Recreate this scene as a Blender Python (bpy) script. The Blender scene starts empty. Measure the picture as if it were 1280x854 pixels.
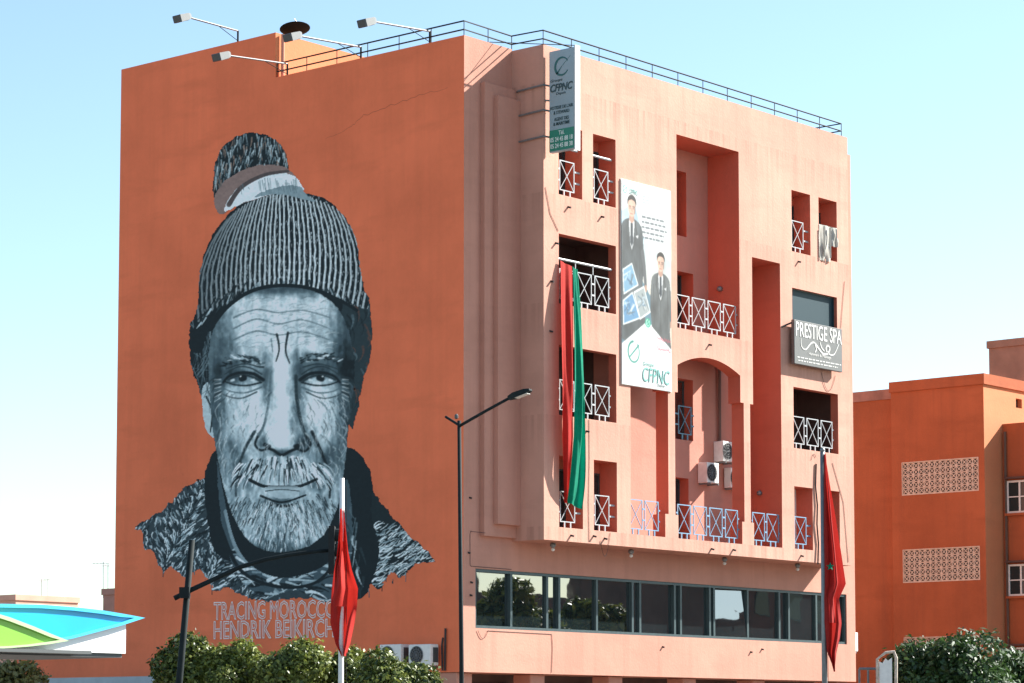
import bpy, bmesh, math, random
import numpy as np
from mathutils import Vector, Matrix
random.seed(11)
C = bpy.context.scene.collection
SC = bpy.context.scene

# ------------------------------------------------------------------ camera, world, sun, exposure
CAM = np.array([-53.7942, -47.446, 1.6]); YAW, PITCH, FPX, SHIFT = 0.7044, 0.0859, 3315.45, 200.0
cam = bpy.data.cameras.new('camera'); cam_o = bpy.data.objects.new('camera', cam); C.objects.link(cam_o)
cam.sensor_width = 36; cam.lens = FPX/1280*36; cam.shift_y = SHIFT/1280; cam.clip_start = .5; cam.clip_end = 3000
cam_o.location = CAM; cam_o.rotation_euler = (math.pi/2+PITCH, 0, YAW-math.pi/2); SC.camera = cam_o
SUN_AZ, SUN_EL = math.radians(-25.6), math.radians(34.8)        # azimuth from +X towards +Y
w = bpy.data.worlds.new('World'); SC.world = w; w.use_nodes = True
nt = w.node_tree; sky = nt.nodes.new('ShaderNodeTexSky'); sky.sky_type = 'NISHITA'; sky.sun_disc = False
sky.sun_elevation = SUN_EL; sky.sun_rotation = math.pi/2-SUN_AZ
sky.air_density = 1.0; sky.dust_density = .7; sky.ozone_density = .8; sky.altitude = 400
tn = nt.nodes.new('ShaderNodeMix'); tn.data_type = 'RGBA'; tn.blend_type = 'MULTIPLY'; tn.inputs[0].default_value = 1; tn.inputs[7].default_value = (.97,1.035,1.0,1)      # the photograph's cyan cast of the whole sky
nt.links.new(sky.outputs[0], tn.inputs[6]); nt.links.new(tn.outputs[2], nt.nodes['Background'].inputs[0]); nt.nodes['Background'].inputs[1].default_value = .075
sun = bpy.data.lights.new('sun', 'SUN'); sun.energy = 5.0; sun.angle = math.radians(.5); sun.color = (1, .965, .90)
sun_o = bpy.data.objects.new('sun', sun); C.objects.link(sun_o)
sd = Vector((math.cos(SUN_AZ)*math.cos(SUN_EL), math.sin(SUN_AZ)*math.cos(SUN_EL), math.sin(SUN_EL)))
sun_o.rotation_euler = sd.to_track_quat('Z', 'Y').to_euler(); sun_o.location = (40, -40, 60)
SC.view_settings.view_transform = 'Standard'; SC.view_settings.look = 'None'; SC.view_settings.exposure = 1.66; SC.view_settings.gamma = 1

# surveying helpers: where a sight line meets a known plane of the site
_c, _s, _cp, _sp = math.cos(YAW), math.sin(YAW), math.cos(PITCH), math.sin(PITCH)
_F = np.array([_c*_cp, _s*_cp, _sp]); _R = np.array([_s, -_c, 0.]); _U = np.cross(_R, _F)
def ray(u, v): return _F+_R*((u-640)/FPX)-_U*((v-427-SHIFT)/FPX)
def on_plane(u, v, axis, val):
    d = ray(u, v); return CAM+d*((val-CAM[axis])/d[axis])
def away(u, v, dist): return Vector(CAM+ray(u, v)*dist)

# ------------------------------------------------------------------ mesh builder
class MB:
    def __init__(s): s.v = []; s.f = []; s.m = []
    def add(s, vs, fs, m=0):
        b = len(s.v); s.v += [tuple(p) for p in vs]; s.f += [tuple(b+i for i in f) for f in fs]; s.m += [m]*len(fs); return s
    def quad(s, a, b, c, d, m=0): return s.add([a, b, c, d], [(0, 1, 2, 3)], m)
    def box(s, x0, x1, y0, y1, z0, z1, m=0):
        return s.add([(x0,y0,z0),(x1,y0,z0),(x1,y1,z0),(x0,y1,z0),(x0,y0,z1),(x1,y0,z1),(x1,y1,z1),(x0,y1,z1)],
                     [(0,3,2,1),(4,5,6,7),(0,1,5,4),(1,2,6,5),(2,3,7,6),(3,0,4,7)], m)
    def bbox(s, x0, x1, y0, y1, z0, z1, b=.02, m=0):         # box with chamfered edges
        bm = bmesh.new(); bmesh.ops.create_cube(bm, size=1)
        for v in bm.verts: v.co = Vector(((x0+x1)/2+v.co.x*(x1-x0), (y0+y1)/2+v.co.y*(y1-y0), (z0+z1)/2+v.co.z*(z1-z0)))
        bmesh.ops.bevel(bm, geom=bm.edges[:], offset=b, segments=1, affect='EDGES')
        bm.verts.index_update(); s.add([v.co[:] for v in bm.verts], [[v.index for v in f.verts] for f in bm.faces], m); bm.free(); return s
    def obox(s, c, ax, ay, az, m=0):                          # oriented box: centre and half-axis vectors
        c, ax, ay, az = map(Vector, (c, ax, ay, az)); vs = []
        for k in (-1, 1):
            for i, j in ((-1,-1),(1,-1),(1,1),(-1,1)): vs.append(c+ax*i+ay*j+az*k)
        return s.add(vs, [(0,3,2,1),(4,5,6,7),(0,1,5,4),(1,2,6,5),(2,3,7,6),(3,0,4,7)], m)
    def tube(s, pts, r, n=6, m=0, r1=None):
        pts = [Vector(p) for p in pts]; N = len(pts); vs = []; up = None
        for i, p in enumerate(pts):
            d = (pts[min(i+1, N-1)]-pts[max(i-1, 0)]).normalized()
            if up is None: up = Vector((0,0,1)) if abs(d.z) < .9 else Vector((1,0,0))
            a = d.cross(up).normalized(); b = a.cross(d).normalized(); up = b
            rr = r if r1 is None else r+(r1-r)*i/(N-1)
            for k in range(n): t = 2*math.pi*k/n; vs.append(p+a*math.cos(t)*rr+b*math.sin(t)*rr)
        fs = [(i*n+k, i*n+(k+1)%n, (i+1)*n+(k+1)%n, (i+1)*n+k) for i in range(N-1) for k in range(n)]
        fs += [tuple(range(n))[::-1], tuple((N-1)*n+k for k in range(n))]
        return s.add(vs, fs, m)
    def prism(s, poly, e, m=0):                               # planar polygon (3-D points) extruded by vector e
        n = len(poly); e = Vector(e); a = [Vector(p) for p in poly]; b = [p+e for p in a]
        return s.add(a+b, [tuple(range(n))[::-1], tuple(range(n, 2*n))]+[(i, (i+1)%n, n+(i+1)%n, n+i) for i in range(n)], m)
    def lathe(s, c, axis, prof, n=14, m=0):                   # profile of (radius, height along axis)
        c = Vector(c); ax = Vector(axis).normalized(); a = ax.orthogonal().normalized(); b = ax.cross(a); vs = []
        for r, h in prof:
            for k in range(n): t = 2*math.pi*k/n; vs.append(c+ax*h+a*math.cos(t)*r+b*math.sin(t)*r)
        P = len(prof)
        fs = [(i*n+k, i*n+(k+1)%n, (i+1)*n+(k+1)%n, (i+1)*n+k) for i in range(P-1) for k in range(n)]
        fs += [tuple(range(n))[::-1], tuple((P-1)*n+k for k in range(n))]
        return s.add(vs, fs, m)

def origin_of(o):
    p = Vector((0,0,0))
    while o is not None: p += o.location; o = o.parent
    return p
def obj(name, mb, mats, parent=None, smooth=False, loc=None):
    """links the builder as ONE mesh object; with loc the vertices are taken as local to loc"""
    me = bpy.data.meshes.new(name); off = origin_of(parent) if parent is not None else Vector((0,0,0))
    if loc is not None: vs = mb.v
    else: vs = [(x-off.x, y-off.y, z-off.z) for x, y, z in mb.v]
    me.from_pydata(vs, [], mb.f)
    for m in (mats if isinstance(mats, (list, tuple)) else [mats]): me.materials.append(m)
    if any(mb.m): me.polygons.foreach_set('material_index', mb.m)
    if smooth: me.polygons.foreach_set('use_smooth', [True]*len(me.polygons))
    me.update(); o = bpy.data.objects.new(name, me); C.objects.link(o)
    if parent is not None: o.parent = parent
    if loc is not None: o.location = Vector(loc)-off
    return o
def tag(o, label, cat, group=None, kind=None):
    if label: o['label'] = label
    if cat: o['category'] = cat
    if group: o['group'] = group
    if kind: o['kind'] = kind
    return o
def thing(name, label, cat, loc=(0,0,0), group=None):
    o = bpy.data.objects.new(name, None); C.objects.link(o); o.location = loc; o.empty_display_size = .2
    return tag(o, label, cat, group)
def struct(name, mb, m, parent=None):
    o = obj(name, mb, m, parent)
    o['kind'] = 'structure'; return o
def dup(o, parent=None):
    c = o.copy(); C.objects.link(c); c.parent = parent
    for ch in list(o.children): dup(ch, c)
    return c

# ------------------------------------------------------------------ materials
def mat(name, col, rough=.6, metal=0., spec=.5, var=0., scale=6., bump=0., bscale=30.):
    m = bpy.data.materials.new(name); m.use_nodes = True; n = m.node_tree.nodes; L = m.node_tree.links
    b = n['Principled BSDF']; b.inputs['Base Color'].default_value = (*col, 1); b.inputs['Roughness'].default_value = rough
    b.inputs['Metallic'].default_value = metal; b.inputs['Specular IOR Level'].default_value = spec
    if var or bump: geo = n.new('ShaderNodeNewGeometry')
    if var:
        t = n.new('ShaderNodeTexNoise'); t.inputs['Scale'].default_value = scale; t.inputs['Detail'].default_value = 6
        r = n.new('ShaderNodeValToRGB'); r.color_ramp.elements[0].position = .3; r.color_ramp.elements[1].position = .72
        r.color_ramp.elements[0].color = (*[c*(1-var) for c in col], 1); r.color_ramp.elements[1].color = (*[min(1, c*(1+var)) for c in col], 1)
        L.new(geo.outputs['Position'], t.inputs['Vector']); L.new(t.outputs['Fac'], r.inputs['Fac']); L.new(r.outputs['Color'], b.inputs['Base Color'])
    if bump:
        t2 = n.new('ShaderNodeTexNoise'); t2.inputs['Scale'].default_value = bscale; t2.inputs['Detail'].default_value = 4
        bp = n.new('ShaderNodeBump'); bp.inputs['Strength'].default_value = bump; bp.inputs['Distance'].default_value = .02
        L.new(geo.outputs['Position'], t2.inputs['Vector']); L.new(t2.outputs['Fac'], bp.inputs['Height']); L.new(bp.outputs['Normal'], b.inputs['Normal'])
    return m
def stucco(name, col, dirt=(.22,.10,.07), blotch=.16, streak=.35, sills=False, fade=(.0,.0,.0)):
    """painted render: cloudy fading, trowel bands, rain streaks, faint grain relief"""
    m = bpy.data.materials.new(name); m.use_nodes = True; n = m.node_tree.nodes; L = m.node_tree.links
    b = n['Principled BSDF']; b.inputs['Roughness'].default_value = .88; b.inputs['Specular IOR Level'].default_value = .2
    geo = n.new('ShaderNodeNewGeometry')
    def noise(sc, det, vec=None, rough=.55):
        t = n.new('ShaderNodeTexNoise'); t.inputs['Scale'].default_value = sc; t.inputs['Detail'].default_value = det; t.inputs['Roughness'].default_value = rough
        L.new(vec or geo.outputs['Position'], t.inputs['Vector']); return t.outputs['Fac']
    def mapping(s):
        mp = n.new('ShaderNodeMapping'); mp.inputs['Scale'].default_value = s; L.new(geo.outputs['Position'], mp.inputs['Vector']); return mp.outputs['Vector']
    def ramp(f, p0, p1, c0=(0,0,0,1), c1=(1,1,1,1)):
        r = n.new('ShaderNodeValToRGB'); r.color_ramp.elements[0].position = p0; r.color_ramp.elements[1].position = p1
        r.color_ramp.elements[0].color = c0; r.color_ramp.elements[1].color = c1; L.new(f, r.inputs['Fac']); return r.outputs['Color']
    def mix(fac, a, bcol, kind='MIX'):
        x = n.new('ShaderNodeMix'); x.data_type = 'RGBA'; x.blend_type = kind
        if isinstance(fac, float): x.inputs[0].default_value = fac
        else: L.new(fac, x.inputs[0])
        for sock, val in ((x.inputs[6], a), (x.inputs[7], bcol)):
            if isinstance(val, tuple): sock.default_value = (*val[:3], 1)
            else: L.new(val, sock)
        return x.outputs[2]
    def math_(op, a, bb):
        x = n.new('ShaderNodeMath'); x.operation = op
        for i, val in enumerate((a, bb)):
            if isinstance(val, (int, float)): x.inputs[i].default_value = val
            else: L.new(val, x.inputs[i])
        return x.outputs[0]
    lo = tuple(c*(1-blotch) for c in col); hi = tuple(min(1, c*(1+blotch*.8)) for c in col)
    c0 = ramp(noise(.32, 7, None, .62), .32, .70, (*lo, 1), (*hi, 1))
    c1 = mix(ramp(noise(1.0, 5, mapping((.35,.35,1.6))), .52, .75), c0, tuple(c*(1-blotch*.9) for c in col))       # lift lines across the wall
    st = ramp(noise(1.0, 5, mapping((2.6,2.6,.13)), .6), .47, .70)
    if sills:                                                   # rain marks that start at each sill line
        sep = n.new('ShaderNodeSeparateXYZ'); L.new(geo.outputs['Position'], sep.inputs[0])
        d = math_('FRACT', math_('DIVIDE', math_('SUBTRACT', 7.17+31.0, sep.outputs[2]), 3.1), 0)
        k = math_('MAXIMUM', math_('SUBTRACT', 1.0, math_('MULTIPLY', d, 2.6)), 0.0)
        st2 = ramp(noise(1.0, 4, mapping((6,6,.10)), .6), .44, .62)
        sm = math_('MULTIPLY', math_('MULTIPLY', st2, k), .65)
        k2 = math_('MAXIMUM', math_('SUBTRACT', 1.0, math_('DIVIDE', math_('ABSOLUTE', math_('SUBTRACT', 20.7, sep.outputs[2]), 0), 1.7)), 0.0); k = math_('MAXIMUM', k, k2)
        st = math_('ADD', math_('MULTIPLY', st, streak), sm)
    else: st = math_('MULTIPLY', st, streak)
    c2 = mix(st, c1, tuple(.5*c+.5*d for c, d in zip(col, dirt)))
    c3 = mix(math_('MULTIPLY', ramp(noise(2.2, 8, None, .7), .66, .80), .45), c2, dirt)                              # small dark scars
    c4 = mix(math_('MULTIPLY', ramp(noise(9, 3), .35, .7), .12), c3, hi)
    L.new(c4, b.inputs['Base Color'])
    bp = n.new('ShaderNodeBump'); bp.inputs['Strength'].default_value = .2; bp.inputs['Distance'].default_value = .03
    hh = math_('ADD', noise(14, 5), math_('MULTIPLY', noise(1.4, 4), 1.6)); L.new(hh, bp.inputs['Height']); L.new(bp.outputs['Normal'], b.inputs['Normal'])
    return m
def glass(name, col=(.010,.016,.018), rough=.015, ior=3.0):
    m = mat(name, col, rough); b = m.node_tree.nodes['Principled BSDF']; b.inputs['IOR'].default_value = ior; b.inputs['Specular IOR Level'].default_value = .5
    n = m.node_tree.nodes; L = m.node_tree.links; g = n.new('ShaderNodeNewGeometry'); t = n.new('ShaderNodeTexNoise'); t.inputs['Scale'].default_value = .9; t.inputs['Detail'].default_value = 2
    bp = n.new('ShaderNodeBump'); bp.inputs['Strength'].default_value = .05; bp.inputs['Distance'].default_value = .05
    L.new(g.outputs['Position'], t.inputs['Vector']); L.new(t.outputs['Fac'], bp.inputs['Height']); L.new(bp.outputs['Normal'], b.inputs['Normal'])
    return m
def cloth_mat(name, col, trans=.35):
    m = mat(name, col, .85, var=.12, scale=9, spec=.2); n = m.node_tree.nodes; L = m.node_tree.links; b = n['Principled BSDF']
    t = n.new('ShaderNodeBsdfTranslucent'); t.inputs['Color'].default_value = (*[min(1, c*1.3) for c in col], 1); x = n.new('ShaderNodeMixShader'); x.inputs[0].default_value = trans
    L.new(b.outputs[0], x.inputs[1]); L.new(t.outputs[0], x.inputs[2]); L.new(x.outputs[0], n['Material Output'].inputs['Surface']); return m
def leaf_mat(name, dark, light):
    m = bpy.data.materials.new(name); m.use_nodes = True; n = m.node_tree.nodes; L = m.node_tree.links; b = n['Principled BSDF']
    at = n.new('ShaderNodeAttribute'); at.attribute_name = 'tint'; r = n.new('ShaderNodeValToRGB')
    r.color_ramp.elements[0].color = (*dark, 1); r.color_ramp.elements[1].color = (*light, 1); L.new(at.outputs['Fac'], r.inputs['Fac'])
    L.new(r.outputs['Color'], b.inputs['Base Color']); b.inputs['Roughness'].default_value = .45; b.inputs['Specular IOR Level'].default_value = .45
    t = n.new('ShaderNodeBsdfTranslucent'); L.new(r.outputs['Color'], t.inputs['Color']); x = n.new('ShaderNodeMixShader'); x.inputs[0].default_value = .25
    L.new(b.outputs[0], x.inputs[1]); L.new(t.outputs[0], x.inputs[2]); L.new(x.outputs[0], n['Material Output'].inputs['Surface']); return m
def paint_film(name, rough=.75):                               # colour stored in the mesh attribute 'print'
    m = bpy.data.materials.new(name); m.use_nodes = True; n = m.node_tree.nodes; L = m.node_tree.links; b = n['Principled BSDF']
    at = n.new('ShaderNodeAttribute'); at.attribute_name = 'print'; L.new(at.outputs['Color'], b.inputs['Base Color'])
    b.inputs['Roughness'].default_value = rough; b.inputs['Specular IOR Level'].default_value = .25; return m

M = {}
M['salmon'] = stucco('salmon_stucco', (.55,.29,.218), sills=True, blotch=.15, streak=.42)
M['salmon_plain'] = stucco('salmon_stucco_plain', (.53,.26,.192), blotch=.15, streak=.38)
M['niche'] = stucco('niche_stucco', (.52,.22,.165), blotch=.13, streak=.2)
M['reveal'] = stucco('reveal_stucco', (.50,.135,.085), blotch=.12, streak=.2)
M['terracotta'] = stucco('terracotta_stucco', (.87,.203,.092), dirt=(.36,.09,.04), blotch=.14, streak=.20)
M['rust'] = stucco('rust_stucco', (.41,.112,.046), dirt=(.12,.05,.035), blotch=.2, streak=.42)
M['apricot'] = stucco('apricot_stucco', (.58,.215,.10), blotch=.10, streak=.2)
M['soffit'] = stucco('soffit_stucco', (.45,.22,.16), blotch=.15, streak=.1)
M['loggia'] = mat('shade_dark_wall', (.11,.065,.055), .9, var=.15, scale=3)  # wall colour darkened to carry the shade of the deep rooms
M['roof'] = mat('roof_screed', (.32,.22,.17), .95, var=.15, scale=2)
M['white_metal'] = mat('white_painted_steel', (.38,.40,.41), .45, var=.05, scale=20)
M['pale_blue'] = mat('pale_blue_steel', (.15,.29,.42), .45, var=.08, scale=14)
M['blue_metal'] = mat('blue_painted_steel', (.10,.26,.36), .45, var=.1, scale=14)
M['black_metal'] = mat('black_painted_steel', (.018,.021,.022), .7, spec=.2, var=.15, scale=20)
M['dark_metal'] = mat('dark_green_steel', (.014,.020,.021), .75, spec=.15, var=.2, scale=10)
M['grey_metal'] = mat('grey_steel', (.20,.21,.215), .45, .4, var=.12, scale=12)
M['alu'] = mat('dull_aluminium', (.07,.078,.08), .5, .3, var=.08, scale=10)
M['frame'] = mat('window_aluminium', (.055,.085,.09), .4, .3, var=.1, scale=8)
M['glass'] = glass('tinted_window_glass')
M['door_glass'] = glass('dark_door_glass', (.02,.03,.033), .08, 1.5)
M['teal_glass'] = glass('teal_shutter_glass', (.004,.030,.042), .5, 1.3)
M['white_plastic'] = mat('white_plastic', (.72,.71,.68), .5, var=.07, scale=8)
M['grille'] = mat('dark_fan_grille', (.025,.025,.025), .6)
M['cable'] = mat('black_cable', (.03,.025,.025), .7)
M['red'] = cloth_mat('red_flag_cloth', (.40,.022,.016), .25)
M['red_dark'] = cloth_mat('deep_red_flag_cloth', (.34,.022,.018), .25)
M['green'] = cloth_mat('green_cloth', (.0,.22,.13), .25)
M['white_cloth'] = cloth_mat('grey_laundry', (.50,.49,.44), .2)
M['cloth_stripe'] = cloth_mat('dark_laundry_stripe', (.16,.16,.15), .2)
M['curtain'] = cloth_mat('pale_curtain', (.6,.6,.56), .3)
# ---- MURAL PAINT (drawn with numpy strokes, later stored as vertex colours of the paint film)
MU0,MU1,MV0,MV1,MS=160.0,550.0,158.0,762.0,0.85      # sketch units
class Paint:
    def __init__(s,u0=MU0,u1=MU1,v0=MV0,v1=MV1,st=MS):
        s.u0,s.u1,s.v0,s.v1,s.st=u0,u1,v0,v1,st
        s.W=int(round((u1-u0)/st))+1; s.H=int(round((v1-v0)/st))+1
        s.U,s.V=np.meshgrid(u0+np.arange(s.W)*st, v0+np.arange(s.H)*st)
        s.c=np.zeros((s.H,s.W,3)); s.a=np.zeros((s.H,s.W)); s.r=np.random.RandomState(7)
    def noise(s,su,sv,seed=0,oct=3):
        r=np.random.RandomState(seed); out=np.zeros((s.H,s.W)); amp=1.0; tot=0
        for o in range(oct):
            gu=int((s.u1-s.u0)/su*2**o)+3; gv=int((s.v1-s.v0)/sv*2**o)+3
            g=r.rand(gv,gu); x=(s.U-s.u0)/su*2**o; y=(s.V-s.v0)/sv*2**o
            xi=np.clip(x.astype(int),0,gu-2); yi=np.clip(y.astype(int),0,gv-2); fx=x-xi; fy=y-yi
            fx=fx*fx*(3-2*fx); fy=fy*fy*(3-2*fy)
            out+=amp*((g[yi,xi]*(1-fx)+g[yi,xi+1]*fx)*(1-fy)+(g[yi+1,xi]*(1-fx)+g[yi+1,xi+1]*fx)*fy); tot+=amp; amp*=.5
        return out/tot
    def smooth(s,pts,n=8,closed=True):
        P=np.array(pts,float); out=[]; N=len(P)
        for i in range(N if closed else N-1):
            p0,p1,p2,p3=(P[(i-1)%N],P[i],P[(i+1)%N],P[(i+2)%N]) if closed else (P[max(i-1,0)],P[i],P[i+1],P[min(i+2,N-1)])
            for k in range(n):
                t=k/n; out.append(.5*((2*p1)+(-p0+p2)*t+(2*p0-5*p1+4*p2-p3)*t*t+(-p0+3*p1-3*p2+p3)*t**3))
        if not closed: out.append(P[-1])
        return np.array(out)
    def mask(s,pts,jag=0,seed=0,smooth=True):
        P=s.smooth(pts) if smooth else np.array(pts,float)
        U,V=s.U,s.V
        if jag: 
            U=U+(s.noise(5,5,seed+11)-.5)*jag*2; V=V+(s.noise(5,5,seed+12)-.5)*jag*2
        m=np.zeros((s.H,s.W),bool); N=len(P)
        for i in range(N):
            (x1,y1),(x2,y2)=P[i],P[(i+1)%N]
            if y1==y2: continue
            cnd=((y1>V)!=(y2>V)); m^=cnd&(U<(x2-x1)*(V-y1)/(y2-y1)+x1)
        return m
    def fill(s,m,c,a=1.0,cover=True):
        w=(m*a)[...,None] if not np.isscalar(m) else a
        s.c=s.c*(1-w)+np.array(c)*w
        if cover: s.a=np.maximum(s.a,(m>0.5)*1.0)
    def stroke(s,pts,w0,w1,c,a=1.0,clip=None,cover=False):
        P=np.array(pts,float); L=len(P)-1; wm=max(w0,w1)+1.5
        for i in range(L):
            (x1,y1),(x2,y2)=P[i],P[i+1]
            a0=int(max(0,(min(x1,x2)-wm-s.u0)/s.st)); a1=int(min(s.W,(max(x1,x2)+wm-s.u0)/s.st+2))
            b0=int(max(0,(min(y1,y2)-wm-s.v0)/s.st)); b1=int(min(s.H,(max(y1,y2)+wm-s.v0)/s.st+2))
            if a1<=a0 or b1<=b0: continue
            U=s.U[b0:b1,a0:a1]; V=s.V[b0:b1,a0:a1]; dx,dy=x2-x1,y2-y1; q=dx*dx+dy*dy+1e-9
            t=np.clip(((U-x1)*dx+(V-y1)*dy)/q,0,1); d=np.hypot(U-x1-t*dx,V-y1-t*dy)
            ww=(w0+(w1-w0)*(i+t)/L)/2; m=np.clip((ww-d)/s.st*1.06+.5,0,1)*a
            if clip is not None: m=m*clip[b0:b1,a0:a1]
            s.c[b0:b1,a0:a1]=s.c[b0:b1,a0:a1]*(1-m[...,None])+np.array(c)*m[...,None]
            if cover: s.a[b0:b1,a0:a1]=np.maximum(s.a[b0:b1,a0:a1],(m>.5)*1.0)
def draw_mural():
    p=Paint(); R=p.r
    D=(.075,.115,.135); D2=(.13,.185,.21); M1=(.27,.35,.39); M2=(.40,.49,.54); L1=(.55,.64,.69); L2=(.67,.75,.80); WH=(.78,.85,.89)
    TONES=[D,D2,(.20,.27,.31),M1,M2,L1,L2,WH]
    def curve(p0,p1,bx,by,n=6):
        return [(p0[0]+(p1[0]-p0[0])*t+bx*4*t*(1-t),p0[1]+(p1[1]-p0[1])*t+by*4*t*(1-t)) for t in np.linspace(0,1,n)]
    # --- shawl and coat
    shL=[(168,658),(200,640),(228,612),(258,596),(290,600),(330,690),(400,720),(418,752),(380,748),(330,752),(300,744),(285,735),(268,738),(250,712),(232,722),(214,708),(205,716),(190,690),(180,688),(178,668)]
    shR=[(452,602),(478,630),(508,664),(543,700),(520,706),(500,722),(488,716),(474,738),(462,728),(450,748),(430,742),(400,720),(410,640)]
    mL=p.mask(shL,3,1); mR=p.mask(shR,3,2)
    p.fill(mL,(.16,.215,.245)); p.fill(mR,(.09,.135,.155))
    for k in range(2100):
        u=R.uniform(170,345); v=R.uniform(598,752); t=(u-170)/150
        ang=np.radians(100-55*t+28*np.sin(u*.09+v*.05)+R.uniform(-9,9)); ln=R.uniform(6,13)
        q=curve((u,v),(u-np.cos(ang)*ln,v+np.sin(ang)*ln*.7),R.uniform(-2,2),R.uniform(-2,2),4)
        p.stroke(q,R.uniform(1.0,2.1),.5,[L1,L2,L2,D,D,D2,M2,D][R.randint(8)],.9,mL)
    for k in range(800):
        u=R.uniform(462,540); v=R.uniform(630,735)
        if v<655+ (u-462)*.2: continue
        q=curve((u,v),(u+R.uniform(6,12),v-R.uniform(2,8)),R.uniform(-1,1),R.uniform(-3,3),4)
        p.stroke(q,R.uniform(1.1,2.1),.5,[M2,L1,L2,L2,D,D][R.randint(6)],.9,mR)
    # --- dark hood / collar behind the head
    for pts,sd in (([(272,560),(256,590),(258,640),(270,690),(300,700),(310,640),(292,580)],3),([(430,560),(452,570),(466,600),(464,640),(474,690),(458,742),(440,745),(420,690),(424,610)],4)):
        p.fill(p.mask(pts,2,sd),D)
    neck=p.mask([(272,575),(290,640),(310,690),(345,712),(392,708),(420,680),(432,600),(440,640),(438,700),(412,752),(370,738),(330,745),(298,720),(278,660)],1,5)
    p.fill(neck,(.20,.27,.31))
    for k in range(70):
        t=R.rand(); u=285+t*140; v=700+28*np.sin(t*3.1)+R.uniform(-12,34)
        p.stroke(curve((u,v),(u+R.uniform(12,30),v+R.uniform(-14,14)),0,R.uniform(-5,5)),R.uniform(2,6),1,[D,D,M2,L1,L2][R.randint(5)],.85,neck)
    p.stroke(p.smooth([(283,640),(300,692),(340,716),(390,712),(425,672)],8,False),7,5,M2,.9,neck)
    p.stroke(p.smooth([(276,660),(300,712),(345,733),(395,728),(428,690)],8,False),5,3,D,1,neck)
    for k in range(26):   # scarf folds on the right
        u=R.uniform(428,458); v=R.uniform(610,735)
        p.stroke(curve((u,v),(u+R.uniform(-8,8),v+R.uniform(14,34)),R.uniform(-3,3),0),R.uniform(1.5,4),.8,[D2,D,M1,L1][R.randint(4)],.7,p.a)
    p.fill(p.mask([(256,420),(280,380),(320,352),(390,352),(446,380),(444,440),(430,560),(424,640),(414,700),(350,722),(300,690),(276,600),(262,500)],0,19),D)
    # --- ears and side hair
    p.fill(p.mask([(236,430),(240,400),(262,370),(275,400),(268,470),(262,520),(250,490),(240,465)],2,6),D)
    p.fill(p.mask([(430,372),(458,366),(465,410),(462,450),(452,486),(446,520),(438,535),(428,470)],2,7),D2)
    p.fill(p.mask([(252,492),(262,480),(272,530),(268,548),(256,534)],1,8),L1)
    p.stroke(p.smooth([(258,496),(265,515),(263,540)],6,False),2.5,1.5,D,.9)
    for k in range(60):
        p.stroke(curve((R.uniform(236,268),R.uniform(380,500)),(R.uniform(240,270),R.uniform(400,520)),3,0),1.4,.5,[M1,M2,D][R.randint(3)],.6,p.a)
    for k in range(40):
        u=R.uniform(432,462); v=R.uniform(375,500)
        p.stroke(curve((u,v),(u+R.uniform(-6,6),v+R.uniform(8,26)),3,0),R.uniform(1.5,4),.5,[M1,(.3,.22,.2),D][R.randint(3)],.55,p.a)
    # --- face: summed light and dark planes, then cut into spray-paint tones
    face=p.mask([(262,430),(278,392),(310,366),(350,358),(392,364),(424,388),(440,430),(443,480),(436,535),(430,590),(420,640),(398,675),(360,690),(322,684),(296,655),(280,610),(268,550),(262,490)],1,9)
    U,V=p.U,p.V
    def g(cu,cv,su,sv,a,rot=0):
        c,s=np.cos(np.radians(rot)),np.sin(np.radians(rot)); x=(U-cu)*c+(V-cv)*s; y=-(U-cu)*s+(V-cv)*c
        return a*np.exp(-(x/su)**2-(y/sv)**2)
    l=.69+g(345,395,60,30,.16)+g(320,520,26,30,.20)+g(402,515,24,28,.18)+g(352,480,9,60,.30)+g(352,548,15,12,.22)+g(330,640,40,30,-.02)
    l+=g(300,468,30,13,-.30,-8)+g(402,462,30,13,-.34,8)+g(333,485,7,40,-.26,4)+g(373,485,8,45,-.34,-3)+g(328,553,9,9,-.34)+g(378,553,10,10,-.40)+g(353,566,18,5,-.42)
    l+=g(268,520,11,130,-.34)+g(440,520,17,140,-.42)+g(297,575,14,34,-.30,-22)+g(410,578,15,36,-.36,22)+g(350,362,95,8,-.40)+g(278,440,16,40,-.2)+g(430,430,14,40,-.28)
    l+=g(305,452,24,4,-.18,-10)+g(400,446,24,4,-.18,10)+g(350,628,26,6,-.25)+g(355,690,55,14,-.35)+g(350,448,5,26,.12)+g(286,492,12,8,.10)+g(420,488,12,8,.06)
    l+=(p.noise(16,30,21)-.5)*.32+(p.noise(5,9,22)-.5)*.26+(p.noise(4,40,23)-.5)*.16
    lv=np.clip(l*8.2-.7,0,7); i0=np.clip(lv.astype(int),0,6); fr=(lv-i0)[...,None]; fr=np.clip((fr-.5)*1.5+.5,0,1); TN=np.array(TONES); tone=TN[i0]*(1-fr)+TN[i0+1]*fr; tone=tone*(1+(p.noise(2.2,3.5,24)-.5)*.22)[...,None]
    p.c[face]=tone[face]; p.a[face]=1
    fc=face*1.0
    dk=lambda pts,w0,w1,c=D,a=.9: p.stroke(p.smooth(pts,6,False),w0,w1,c,a,fc)
    for v,b in ((388,-5),(402,-7),(416,-6)):      # forehead creases
        dk([(292,v+9),(320,v+b+4),(348,v+3),(378,v+b+5),(412,v+9)],1.8,1.2,M1,.85); dk([(300,v+13),(322,v+b+8),(346,v+6)],1.2,.6,WH,.5)
    dk([(346,418),(349,436),(345,452)],3,1.5); dk([(360,416),(357,438),(362,454)],3,1.5); dk([(339,424),(341,440)],1.6,1,M1)
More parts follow.
